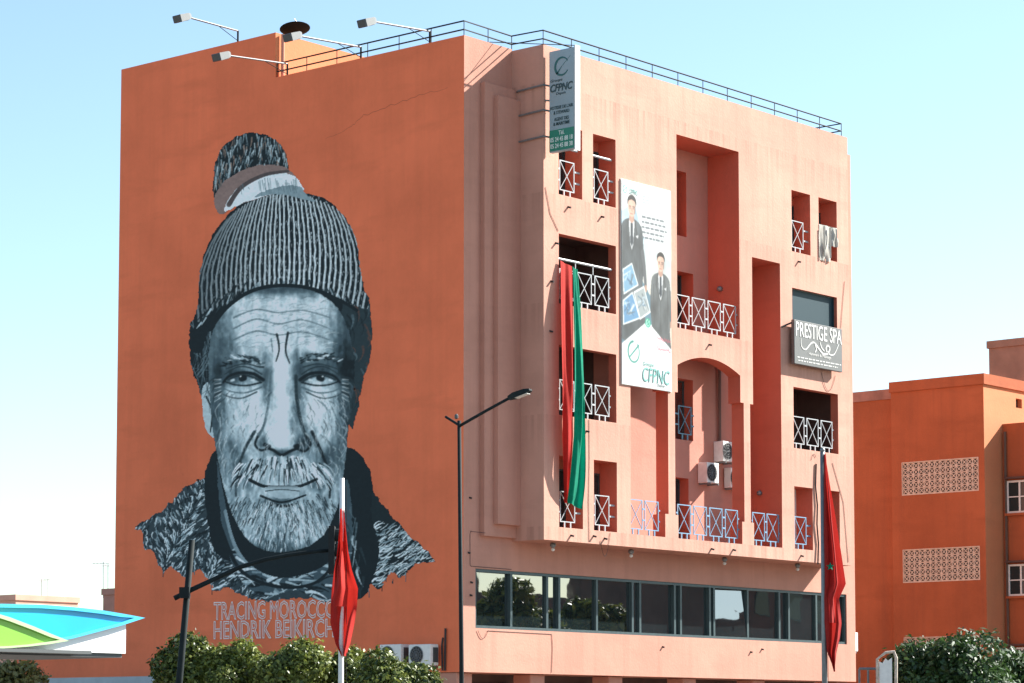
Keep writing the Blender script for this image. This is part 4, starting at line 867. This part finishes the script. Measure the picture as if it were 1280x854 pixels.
def flood(label, y, z0, L, dz):
    t = thing('flood_lamp', label, 'flood lamp', (0,y,z0), 'flood lamps lighting the mural'); e = Vector((-L,y,z0+.35+dz))
    obj('post', MB().tube([(.08,y,z0-.02),(.08,y,z0+.36)], .03), M['black_metal'], t); obj('arm', MB().tube([(.08,y,z0+.35),e], .026, 6), M['grey_metal'], t)
    c = e+Vector((-.17,0,-.05)); d = Vector((-.88,0,-.34)).normalized(); u = Vector((d.z,0,-d.x)); b = MB()
    vs_ = []
    for s, hw, hh in ((-.27,.08,.055),(-.14,.14,.095),(.24,.16,.11),(.29,.14,.095)):
        for q, r_ in ((-1,-1),(1,-1),(1,1),(-1,1)): vs_.append(c+d*s+Vector((0,1,0))*(q*hw)+u*(r_*hh))
    fs_ = [(0,1,2,3),(15,14,13,12)]+[(4*i+k, 4*i+(k+1)%4, 4*i+4+(k+1)%4, 4*i+4+k) for i in range(3) for k in range(4)]
    b.add(vs_, fs_); obj('lamp_head', b, M['alu'], t); obj('lens', MB().obox(c+d*.06-u*.107, d*.17, Vector((0,.12,0)), u*.006), mat('lamp_lens', (.25,.27,.27), .2), t)
    obj('stay', MB().tube([(.08,y,z0+.05),(-L*.35,y,z0+.33+dz*.35)], .012, 4), M['black_metal'], t)
flood('flood lamp on the high roof part, leftmost of the four', 9.07, ZA, 1.95, .0); flood('flood lamp at the roof step beside the rooftop room, lowest of the four', 6.97, ZW, 2.35, -.22)
flood('flood lamp in front of the dark rooftop dish', 4.0, ZW, 2.45, -.18); flood('flood lamp nearest the building corner above the railing', 1.35, ZW, 2.25, -.2)
ds = thing('satellite_dish', 'dark satellite dish seen from below above the rooftop room', 'satellite dish', (1.2,7.9,ZA))
q_ = Vector(on_plane(369, 40, 0, 1.2)); prof = [(.03,.0),(.17,.015),(.32,.05),(.45,.10),(.46,.11),(.32,.065),(.03,.012)]
obj('dish', MB().lathe(q_, (.10,.22,1), prof, 22), mat('dish_black', (.008,.009,.009), .8, spec=.1), ds, True); obj('mast', MB().tube([(q_.x,q_.y,ZA-.0),(q_.x,q_.y,q_.z)], .035), M['grey_metal'], ds)
obj('arm', MB().tube([q_+Vector((.4,0,.05)),q_+Vector((.1,.15,.45))], .015), M['grey_metal'], ds)
# ------------------------------------------------------------------ street lamp, traffic light mast, canopy
AX = Vector((_R[0],_R[1],0)).normalized(); AF = Vector((_F[0],_F[1],0)).normalized()
a_ = away(574, 526, 58); slx = thing('street_lamp', 'slender dark street lamp with one flat head in front of the building corner', 'street lamp', (a_.x,a_.y,0))
foot = Vector((a_.x+AX.x*.06,a_.y+AX.y*.06,0)); e1 = away(606, 514.5, 57.6); e2 = away(637, 497.5, 57.3); e3 = away(664, 487, 57.1)
obj('pole', MB().tube([foot,foot+Vector((0,0,3)),Vector((a_.x,a_.y,a_.z))], .058, 10, r1=.042), M['dark_metal'], slx, True)
obj('arm', MB().tube([Vector((a_.x,a_.y,a_.z-.12)),e1,e2], .036, 8, r1=.034), M['dark_metal'], slx, True)
obj('side_arm', MB().tube([Vector((a_.x,a_.y,a_.z-.10)),away(557,521,58.2)], .03, 6), M['dark_metal'], slx)
hd = MB(); d = (e3-e2).normalized(); q = d.cross(Vector((0,0,1))).normalized(); u = q.cross(d)
vs_ = []
for s, hw, hh in ((-.02,.05,.045),(.14,.12,.06),(.42,.13,.045),(.52,.08,.02)):
    for i, j in ((-1,-1),(1,-1),(1,1),(-1,1)): vs_.append(e2+d*s+q*(i*hw)+u*(j*hh))
hd.add(vs_, [(3,2,1,0),(12,13,14,15)]+[(4*i+k, 4*i+(k+1)%4, 4*i+4+(k+1)%4, 4*i+4+k) for i in range(3) for k in range(4)])
h_ = obj('lamp_head', hd, M['dark_metal'], slx); obj('lens', MB().obox(e2+d*.30-u*.062, d*.15, q*.09, u*.006), mat('street_lamp_lens', (.55,.55,.5), .25), h_)
obj('insulator', MB().lathe(away(570.5,521,58), (0,0,1), [(.02,-.05),(.04,-.03),(.04,.03),(.02,.06)], 8), M['alu'], slx)


mt = away(240, 675, 40); mb_ = away(224, 852, 40); mast = thing('traffic_light_mast', 'leaning dark traffic light mast with a long curved arm across the mural', 'traffic light', (mb_.x,mb_.y,0))
dz_ = (mt-mb_); f0 = mb_-dz_*((mb_.z)/dz_.z); obj('pole', MB().tube([f0,mb_,mt], .062, 10, r1=.046), M['dark_metal'], mast, True)
pts = [away(u_, v_, 40-.0*u_) for u_, v_ in ((218,748),(240,737),(270,723),(300,709),(330,700),(360,694),(390,690),(422,687))]
obj('arm', MB().tube(pts, .040, 10, r1=.028), M['dark_metal'], mast, True); obj('clamp', MB().obox(away(231,741,39.9), AX*.075, AF*.09, Vector((0,0,.08))), M['dark_metal'], mast)
c = away(415, 688, 40.0); sgn = MB(); sgn.obox(c, AX*.045, AF*.14, Vector((0,0,.36))); obj('signal_head', sgn, M['black_metal'], mast)

for k, colr in enumerate(((.35,.02,.02),(.35,.2,.02),(.02,.3,.12))):
    cc = c+Vector((0,0,.23-.23*k)); vis = obj('visor', MB().lathe(cc+AX*.044, AX, [(.085,0),(.095,.0),(.10,.10),(.095,.10)], 12), M['black_metal'], mast); obj('lens', MB().lathe(cc+AX*.046, AX, [(.085,0),(.06,.03),(.01,.04)], 12), mat('signal_lens', colr, .3), vis)

CY = -13.0
def cp(u_, v_, dy=0): p = on_plane(u_, v_, 1, CY); return Vector((p[0], CY+dy, p[2]))
can = thing('kiosk_canopy', 'white canopy with blue and green leaf shapes at the lower left corner', 'canopy', tuple(cp(60,818)*1.0)[:2]+(0,))
blue = mat('canopy_blue', (.0,.36,.66), .35, var=.04, scale=2); bl2 = mat('canopy_blue_edge', (.05,.46,.72), .3); grn = mat('canopy_green', (.20,.50,.05), .35, var=.04, scale=2); gl2 = mat('canopy_green_edge', (.42,.58,.30), .3)
ctop = [(-160,764),(-100,758),(-40,755.5),(0,755),(50,756),(90,759),(125,763),(155,768),(179,772.5)]; cbot = [(179,772.5),(150,782),(120,790),(90,798),(70,802),(30,806),(-20,808),(-160,812)]
leaf = [cp(a, b, 0) for a, b in ctop+cbot[1:]]; obj('blue_leaf', MB().prism(leaf, (0,.35,0)), blue, can)
ins = [(-160,770),(-100,764),(-40,760),(0,759.5),(50,760.5),(90,763.5),(125,767.5),(150,771.5),(166,772.5)]
ed = MB()
def band(mb, A, B, y0, dd):
    for i in range(len(A)-1): mb.prism([cp(*A[i],y0),cp(*A[i+1],y0),cp(*B[i+1],y0),cp(*B[i],y0)], (0,dd,0))
band(ed, ctop, ins, -.05, .046); band(ed, [(179,772.5),(150,782),(120,790),(90,798),(72,801.5)], [(166,772.5),(146,779.5),(118,787),(88,795),(68,798.5)], -.05, .046); obj('leaf_rim', ed, bl2, can)
gt = [(-160,735),(-60,757),(-20,766.5),(0,772.5),(30,784),(56,795),(73,801.5)]; gb = [(73,801.5),(50,805.5),(25,808.5),(0,810.5),(-60,813),(-160,815)]
obj('green_leaf', MB().prism([cp(a, b, -.22) for a, b in gt+gb[1:]], (0,.215,0)), grn, can)
gi = [(-160,741),(-60,762),(-20,771),(0,777.5),(28,788),(50,797),(62,800.5)]; ge = MB(); band(ge, gt, gi, -.27, .047); band(ge, gb, [(62,800.5),(46,803),(24,806),(0,808),(-60,810),(-160,812)], -.27, .047); obj('leaf_rim', ge, gl2, can)
fa = MB(); p0, p1 = cp(-170,818), cp(160,817); fa.box(p0.x, p1.x, CY+.06, CY+2.6, p1.z, cp(160,776).z); obj('fascia', fa, mat('canopy_white', (.80,.80,.80), .4), can)
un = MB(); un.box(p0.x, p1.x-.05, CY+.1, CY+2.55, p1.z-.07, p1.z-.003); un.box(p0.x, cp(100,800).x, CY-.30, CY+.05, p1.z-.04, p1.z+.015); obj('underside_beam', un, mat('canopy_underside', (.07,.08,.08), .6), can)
for u_ in (-140,-20): q_ = cp(u_,800); obj('column', MB().tube([(q_.x,CY+1.3,0),(q_.x,CY+1.3,p1.z-.06)], .11, 12), M['white_plastic'], can, True)

# ------------------------------------------------------------------ trees
LM = {'ficus': leaf_mat('ficus_leaf', (.016,.040,.012), (.24,.275,.05)), 'olive': leaf_mat('olive_leaf', (.10,.11,.04), (.34,.31,.10)), 'dark': leaf_mat('dark_leaf', (.014,.034,.012), (.075,.14,.035))}
BARK = mat('bark', (.14,.10,.07), .95, var=.3, scale=14, bump=.6)
def tree(name, label, base, cz, rx, rz, nleaf, size, lm='ficus', seed=0, lumps=9, group=None, sprout=.28):
    rnd = np.random.RandomState(seed); t = thing(name, label, 'tree', base, group); bx, by, bz = base
    L = [(0,0,cz,rx*.72,rz*.72)]
    for k in range(lumps):
        th = rnd.uniform(0, 6.28); ph = rnd.uniform(-.5, 1.25); rr = rnd.uniform(.42,.62); s = rnd.uniform(.34,.52)
        L.append((math.cos(th)*math.cos(ph)*rx*rr*1.1, math.sin(th)*math.cos(ph)*rx*rr*1.1, cz+math.sin(ph)*rz*rr*1.1, rx*s, rz*s))
    W_ = np.array([l[3]**2*l[4]**0.0 for l in L]); W_ /= W_.sum(); ch = rnd.choice(len(L), nleaf, p=W_); LL = np.array(L)[ch]
    d = rnd.normal(size=(nleaf,3)); d /= np.linalg.norm(d, axis=1)[:,None]; rad = rnd.uniform(.55,1.0,nleaf)**.6*np.where(rnd.rand(nleaf) < sprout, rnd.uniform(1.0,1.28,nleaf), 1.)
    c = LL[:,:3]+d*rad[:,None]*np.stack([LL[:,3],LL[:,3],LL[:,4]],1)
    n = d*.7+rnd.normal(size=(nleaf,3))*.6+np.array([0,0,.35]); n /= np.linalg.norm(n,axis=1)[:,None]
    a = np.cross(n, rnd.normal(size=(nleaf,3))); a /= np.linalg.norm(a,axis=1)[:,None]; b = np.cross(n, a); sz = size*rnd.uniform(.45,1.7,nleaf)[:,None]
    co = np.stack([c-a*sz, c+b*sz*.5+n*sz*.12, c+a*sz, c-b*sz*.5+n*sz*.12], 1).reshape(-1,3).astype(np.float32)
    me = bpy.data.meshes.new('crown'); me.vertices.add(4*nleaf); me.vertices.foreach_set('co', co.ravel()); me.loops.add(4*nleaf); me.loops.foreach_set('vertex_index', np.arange(4*nleaf,dtype=np.int32))
    me.polygons.add(nleaf); me.polygons.foreach_set('loop_start', np.arange(0,4*nleaf,4,dtype=np.int32)); me.update(calc_edges=True)
    at = me.attributes.new('tint','FLOAT','FACE'); lump = rnd.uniform(-.18,.18,len(L))[ch]; at.data.foreach_set('value', np.clip(rnd.uniform(.1,.8,nleaf)+lump,0,1).astype(np.float32))
    me.materials.append(LM[lm]); o = bpy.data.objects.new('crown', me); C.objects.link(o); o.parent = t
    tk = MB(); tr = max(.06, rx*.09); tk.tube([(bx,by,bz),(bx+rx*.04,by,bz+cz*.4),(bx-rx*.03,by+rx*.03,bz+cz*.75),(bx,by,bz+cz)], tr, 8, r1=tr*.5)
    for l in L[1:]: tk.tube([(bx,by,bz+cz*.62),(bx+l[0]*.45,by+l[1]*.45,bz+cz*.62+(l[2]-cz*.62)*.6),(bx+l[0],by+l[1],bz+l[2])], tr*.42, 5, r1=tr*.12)
    obj('trunk', tk, BARK, t, True); return t
GT = 'trimmed street trees in front of the painted wall'
for i, (u_, D_, top, rx_, rz_, lab) in enumerate(((236,62,787,.82,1.0,'leftmost trimmed green street tree, beside the leaning mast'),(296,61.5,793,.80,.95,'trimmed green street tree under the mural lettering, second from the left'),(366,61,796,1.05,.95,'broad trimmed green street tree just left of the bright red flag'),(484,60,803,1.0,.95,'trimmed green street tree right of the bright red flag, before the wall air conditioners'),(425,61.5,803,.8,.95,'trimmed green street tree directly behind the bright red flag'))):
    p = away(u_, top, D_); tree('street_tree', lab, (p.x,p.y,.13), p.z-.13-rz_*1.12, rx_*1.12, rz_, 15000, .050, seed=20+i, group=GT)
GR_ = 'bushy trees at the right of the facade'
p = away(1190, 786, 76); tree('street_tree', 'large bushy dark green tree before the neighbouring building', (p.x,p.y,.13), p.z-2.0, 2.1, 1.75, 30000, .072, 'dark', 41, 20, GR_)
p = away(1274, 803, 79); tree('street_tree', 'smaller bushy green tree at the right edge behind the large one', (p.x,p.y,.13), p.z-1.5, 1.2, 1.3, 9000, .085, 'dark', 44, 9, GR_)
p = away(8, 815, 75); tree('olive_tree', 'yellowish olive tree seen below the blue and green canopy', (p.x,p.y,.0), p.z-1.3, 1.3, 1.2, 5000, .08, 'olive', 51)

# ------------------------------------------------------------------ neighbour with pierced block screens
NX, NY, NT = 30.70, 1.75, 14.59
nb = thing('neighbour_building', 'rust red neighbouring building with pierced screens and a lit apricot front', 'building', (NX,NY,0))
s_ = MB(); scr = [(10.33,11.51),(7.07,8.25),(3.81,4.99)]; sy0, sy1 = 2.03, 5.24
zs = [0]+[z for a in sorted(scr) for z in a]+[14.2]
for a, b in zip(zs[::2], zs[1::2]): s_.quad((NX,NY,a),(NX,5.71,a),(NX,5.71,b),(NX,NY,b))
for a, b in scr:
    V_ = MB()
    s_.quad((NX,NY,a),(NX,sy0,a),(NX,sy0,b),(NX,NY,b)); s_.quad((NX,sy1,a),(NX,5.71,a),(NX,5.71,b),(NX,sy1,b))
    V_.quad((NX+1.1,sy0,a),(NX+1.1,sy1,a),(NX+1.1,sy1,b),(NX+1.1,sy0,b)); V_.quad((NX,sy0,a),(NX,sy1,a),(NX+1.1,sy1,a),(NX+1.1,sy0,a)); V_.quad((NX,sy0,b),(NX,sy1,b),(NX+1.1,sy1,b),(NX+1.1,sy0,b)); V_.quad((NX,sy0,a),(NX+1.1,sy0,a),(NX+1.1,sy0,b),(NX,sy0,b)); V_.quad((NX,sy1,a),(NX+1.1,sy1,a),(NX+1.1,sy1,b),(NX,sy1,b)); obj('screen_shade_box', V_, M['loggia'], nb)  # recess coloured dark so the block holes look shaded
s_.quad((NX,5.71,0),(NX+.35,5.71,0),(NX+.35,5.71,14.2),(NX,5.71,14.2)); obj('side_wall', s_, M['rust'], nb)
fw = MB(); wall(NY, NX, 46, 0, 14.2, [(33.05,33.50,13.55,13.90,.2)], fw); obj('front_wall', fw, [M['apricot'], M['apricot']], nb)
obj('vent', MB().box(33.05,33.50,NY+.18,NY+.22,13.55,13.90), M['grille'], nb)
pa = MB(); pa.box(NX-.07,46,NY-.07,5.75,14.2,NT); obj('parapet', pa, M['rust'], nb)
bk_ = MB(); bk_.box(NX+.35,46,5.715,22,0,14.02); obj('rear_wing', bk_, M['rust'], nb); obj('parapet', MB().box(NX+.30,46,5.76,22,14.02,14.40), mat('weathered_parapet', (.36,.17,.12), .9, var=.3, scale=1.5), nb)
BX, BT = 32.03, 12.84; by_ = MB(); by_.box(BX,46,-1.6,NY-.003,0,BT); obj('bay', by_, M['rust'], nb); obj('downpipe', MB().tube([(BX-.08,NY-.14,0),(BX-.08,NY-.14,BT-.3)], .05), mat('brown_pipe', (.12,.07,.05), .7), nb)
for z0_, z1_ in ((9.52,10.72),(6.48,7.64),(3.4,4.6)):
    f = MB(); y0_, y1_ = -.6, 1.58; xx = BX-.02; t = .07
    f.box(xx-.03,xx+.01,y0_,y1_,z0_,z0_+t); f.box(xx-.03,xx+.01,y0_,y1_,z1_-t,z1_)
    for yy_ in (y0_,.1,.74,1.02,y1_-t): f.box(xx-.03,xx+.01,yy_,yy_+t,z0_+t,z1_-t)
    f.box(xx-.027,xx+.01,y0_+t,y1_-t,(z0_+z1_)/2-.02,(z0_+z1_)/2+.02)
    o = obj('window', f, M['white_plastic'], nb); obj('pane', MB().box(xx-.006,xx+.008,y0_+.02,y1_-.02,z0_+.02,z1_-.02), M['door_glass'], o); obj('sill', MB().box(xx-.12,xx+.01,y0_-.05,y1_+.05,z0_-.09,z0_-.003), M['rust'], o); obj('lintel', MB().box(xx-.20,xx+.01,y0_-.1,y1_+.02,z1_+.06,z1_+.13), mat('dark_lintel', (.10,.05,.04), .8), o)
# one pierced block: frame, cross and centre boss
bm_ = MB(); B2, TH = .1145, .028
for (a, b, c_, d2) in ((-B2,B2,-B2,-B2+.020),(-B2,B2,B2-.020,B2),(-B2,-B2+.020,-B2+.020,B2-.020),(B2-.020,B2,-B2+.020,B2-.020)): bm_.box(-TH,TH,a,b,c_,d2)
for s in (-1,1): bm_.obox((0,0,0), (0,.13*.707*1.0,s*.13*.707), (TH*.9+.002*s,0,0), (0,-s*.013*.707,.013*.707))
bm_.lathe((-TH*.8,0,0), (1,0,0), [(.01,-.008),(.030,-.008),(.030,TH*1.6),(.01,TH*1.6)], 8)
blk = None; cream = mat('pierced_block', (.64,.49,.38), .9, var=.15, scale=6)
for zi, (a, b) in enumerate(scr):
    rg = MB()
    for (q0, q1, r0, r1) in ((sy0-.03,sy0,a-.03,b+.03),(sy1,sy1+.03,a-.03,b+.03),(sy0,sy1,a-.03,a),(sy0,sy1,b,b+.03)): rg.box(NX-.012,NX+.05,q0,q1,r0,r1)
    sc_ = obj('pierced_screen', rg, cream, nb)
    for i in range(14):
        for k in range(5):
            loc = (NX+.04, sy0+(i+.5)*(sy1-sy0)/14, a+(k+.5)*(b-a)/5)
            if blk is None: o = obj('pierced_block', bm_, cream, sc_, loc=loc); blk = o.data
            else: o = bpy.data.objects.new('pierced_block', blk); C.objects.link(o); o.parent = sc_; o.location = Vector(loc)-origin_of(sc_)

# ------------------------------------------------------------------ farther buildings
def block(name, label, c, size, h, m, rot=0., extra=None, cat='building'):
    b_ = thing(name, label, cat, (c[0],c[1],0)); x, y = c[0], c[1]; wx, wy = size
    obj('wall', MB().box(x,x+wx,y,y+wy,0,h), m, b_); obj('parapet', MB().box(x-.08,x+wx+.08,y-.08,y+wy+.08,h+.002,h+.35), m, b_); return b_
p = away(1236, 436, 125); rb = block('rear_building', 'plain brown building top showing behind the neighbouring roof', (p.x,p.y-8), (14,8), p.z, mat('brown_render', (.42,.19,.12), .9, var=.2, scale=1))
p = away(36, 749, 170); f1 = block('far_building', 'low peach building far away above the blue canopy', (p.x-4.3,p.y-4.0), (5,9.5), p.z-.35, mat('peach_render', (.62,.34,.25), .9, var=.1, scale=1)); 
p = away(129, 744, 150); f2 = block('far_building', 'small brown building far away beside the mural wall', (p.x,p.y-6), (7,6), p.z, mat('far_brown', (.36,.19,.15), .9, var=.15, scale=1))
def antenna(label, u_, v0_, v1_, D_, boom):
    a, b = away(u_, v0_, D_), away(u_, v1_, D_); t = thing('antenna', label, 'antenna', tuple(b), 'roof antennas far away'); m_ = mat('thin_antenna', (.42,.44,.46), .5)
    obj('mast', MB().tube([b,a], .03, 4), m_, t); k_ = MB(); k_.tube([a-AX*boom+Vector((0,0,-.1)),a+AX*boom*.6+Vector((0,0,-.1))], .02, 4)
    for i in range(6): q_ = a-AX*boom+AX*(boom*1.6*i/5)+Vector((0,0,-.1)); k_.tube([q_-AF*.3-AX*.1,q_+AF*.3+AX*.1], .015, 4)
    obj('boom', k_, m_, t)
antenna('thin roof antenna above the peach far building, left one', 52, 724, 748, 168, .5); antenna('thin roof antenna above the peach far building, right one', 60, 722, 748, 168, .35); antenna('tall thin antenna beside the mural wall edge', 129, 702, 748, 150, .6); antenna('thin antenna nearest to the mural wall edge', 135, 705, 745, 150, .3)
# across the street (seen in the reflections of the ribbon window)
def opp(label, x, y, wx, wy, h, m, steps, sky_screen=None):
    b_ = thing('opposite_building', label, 'building', (x,y,0), 'buildings across the street'); obj('wall', MB().box(x,x+wx,y-wy,y,0,h), m, b_)
    for (a, b, e) in steps: obj('roof_block', MB().box(x+a,x+b,y-wy+1,y-1,h+.002,h+e), m, b_)
    if sky_screen: obj('parapet', MB().box(x+sky_screen[0],x+sky_screen[1],y-.45,y-.01,h+.002,h+sky_screen[2]), m, b_)  # added high front wall, hides sky in the ribbon window reflection
    n = int(wx//3)
    for k in range(n):
        for z_ in np.arange(1.2, h-1.8, 3.1):
            f = obj('window', MB().box(x+.8+k*3,x+2.2+k*3,y+.002,y+.06,z_,z_+1.5), M['frame'], b_); obj('pane', MB().box(x+.86+k*3,x+2.14+k*3,y+.061,y+.07,z_+.06,z_+1.44), M['door_glass'], f)
opp('long grey brown building across the street with stepped roof and added front wall', 28, -34, 33.5, 10, 8.0, mat('grey_brown_render', (.16,.125,.105), .9, var=.2, scale=.7), ((2,4,.8),(12.4,13.2,1.1)), (20.2,33.4,4.0)); opp('taller dull brown building across the street', 62, -34, 9, 12, 13.5, mat('dull_brown_render', (.17,.11,.09), .9, var=.2, scale=.7), ((3,8,1.2),)); opp('salmon corner building across the street farther along', 72, -38, 26, 14, 12.5, M['salmon_plain'], ((2,10,1.5),))  # first two renders darkened to deepen the window reflection
for i, (x, y, h, r_) in enumerate(((20.2,-15.6,6.9,1.5),(22.3,-15.8,6.1,1.5),(25.9,-15.8,6.7,1.45),(34,-26,6.2,1.9))):
    tree('street_tree', ['leafy tree across the street, first from the corner','leafy tree across the street, second from the corner','leafy tree across the street, third from the corner','leafy tree across the street, fourth from the corner'][i], (x,y,.13), h-r_, r_, r_*.95, 6000, .12, 'ficus', 70+i, 10, 'trees across the street')

# ------------------------------------------------------------------ small street things at the lower right
p = away(1107, 854, 74); sf = thing('sign_frame', 'rusty white metal sign frame with a torn pale sheet beside the bushy tree', 'sign frame', (p.x,p.y,0)); Z = Vector((0,0,1))
A_, B_, T_ = away(1096.5,854,74), away(1117.5,854,74), away(1096.5,824,74); T2 = away(1117.5,817,74)
fr = MB(); fr.tube([(A_.x,A_.y,0),T_,(T_+T2)/2+Z*.10,T2+Z*.05,Vector((T2.x+AX.x*.06,T2.y+AX.y*.06,T2.z-.12)),(B_.x,B_.y,0)], .045, 6); obj('frame', fr, mat('rusty_white', (.5,.42,.34), .6, var=.35, scale=10), sf)
sh = MB(); pr_ = [away(1099,854,74)+Z*-.9,away(1115,854,74)+Z*-.9,away(1115,822,74),away(1110,826,74),away(1107,823,74),away(1103,829,74),away(1099,827,74)]; sh.prism(pr_, AF*.01); obj('torn_sheet', sh, M['white_plastic'], sf)
g0, g1 = away(1074,836,76), away(1096,836,76); gr_ = thing('street_guardrail', 'pale metal guardrail between the facade end and the sign frame', 'guardrail', (g0.x,g0.y,0))
obj('rail', MB().tube([g0,g1], .04, 6).tube([g0-Z*.45,g1-Z*.45], .03, 6), M['grey_metal'], gr_)
for k in range(3): q_ = Vector(g0).lerp(g1, k/2); obj('post', MB().tube([(q_.x,q_.y,0),q_], .035, 6), M['grey_metal'], gr_)
flush_texts()
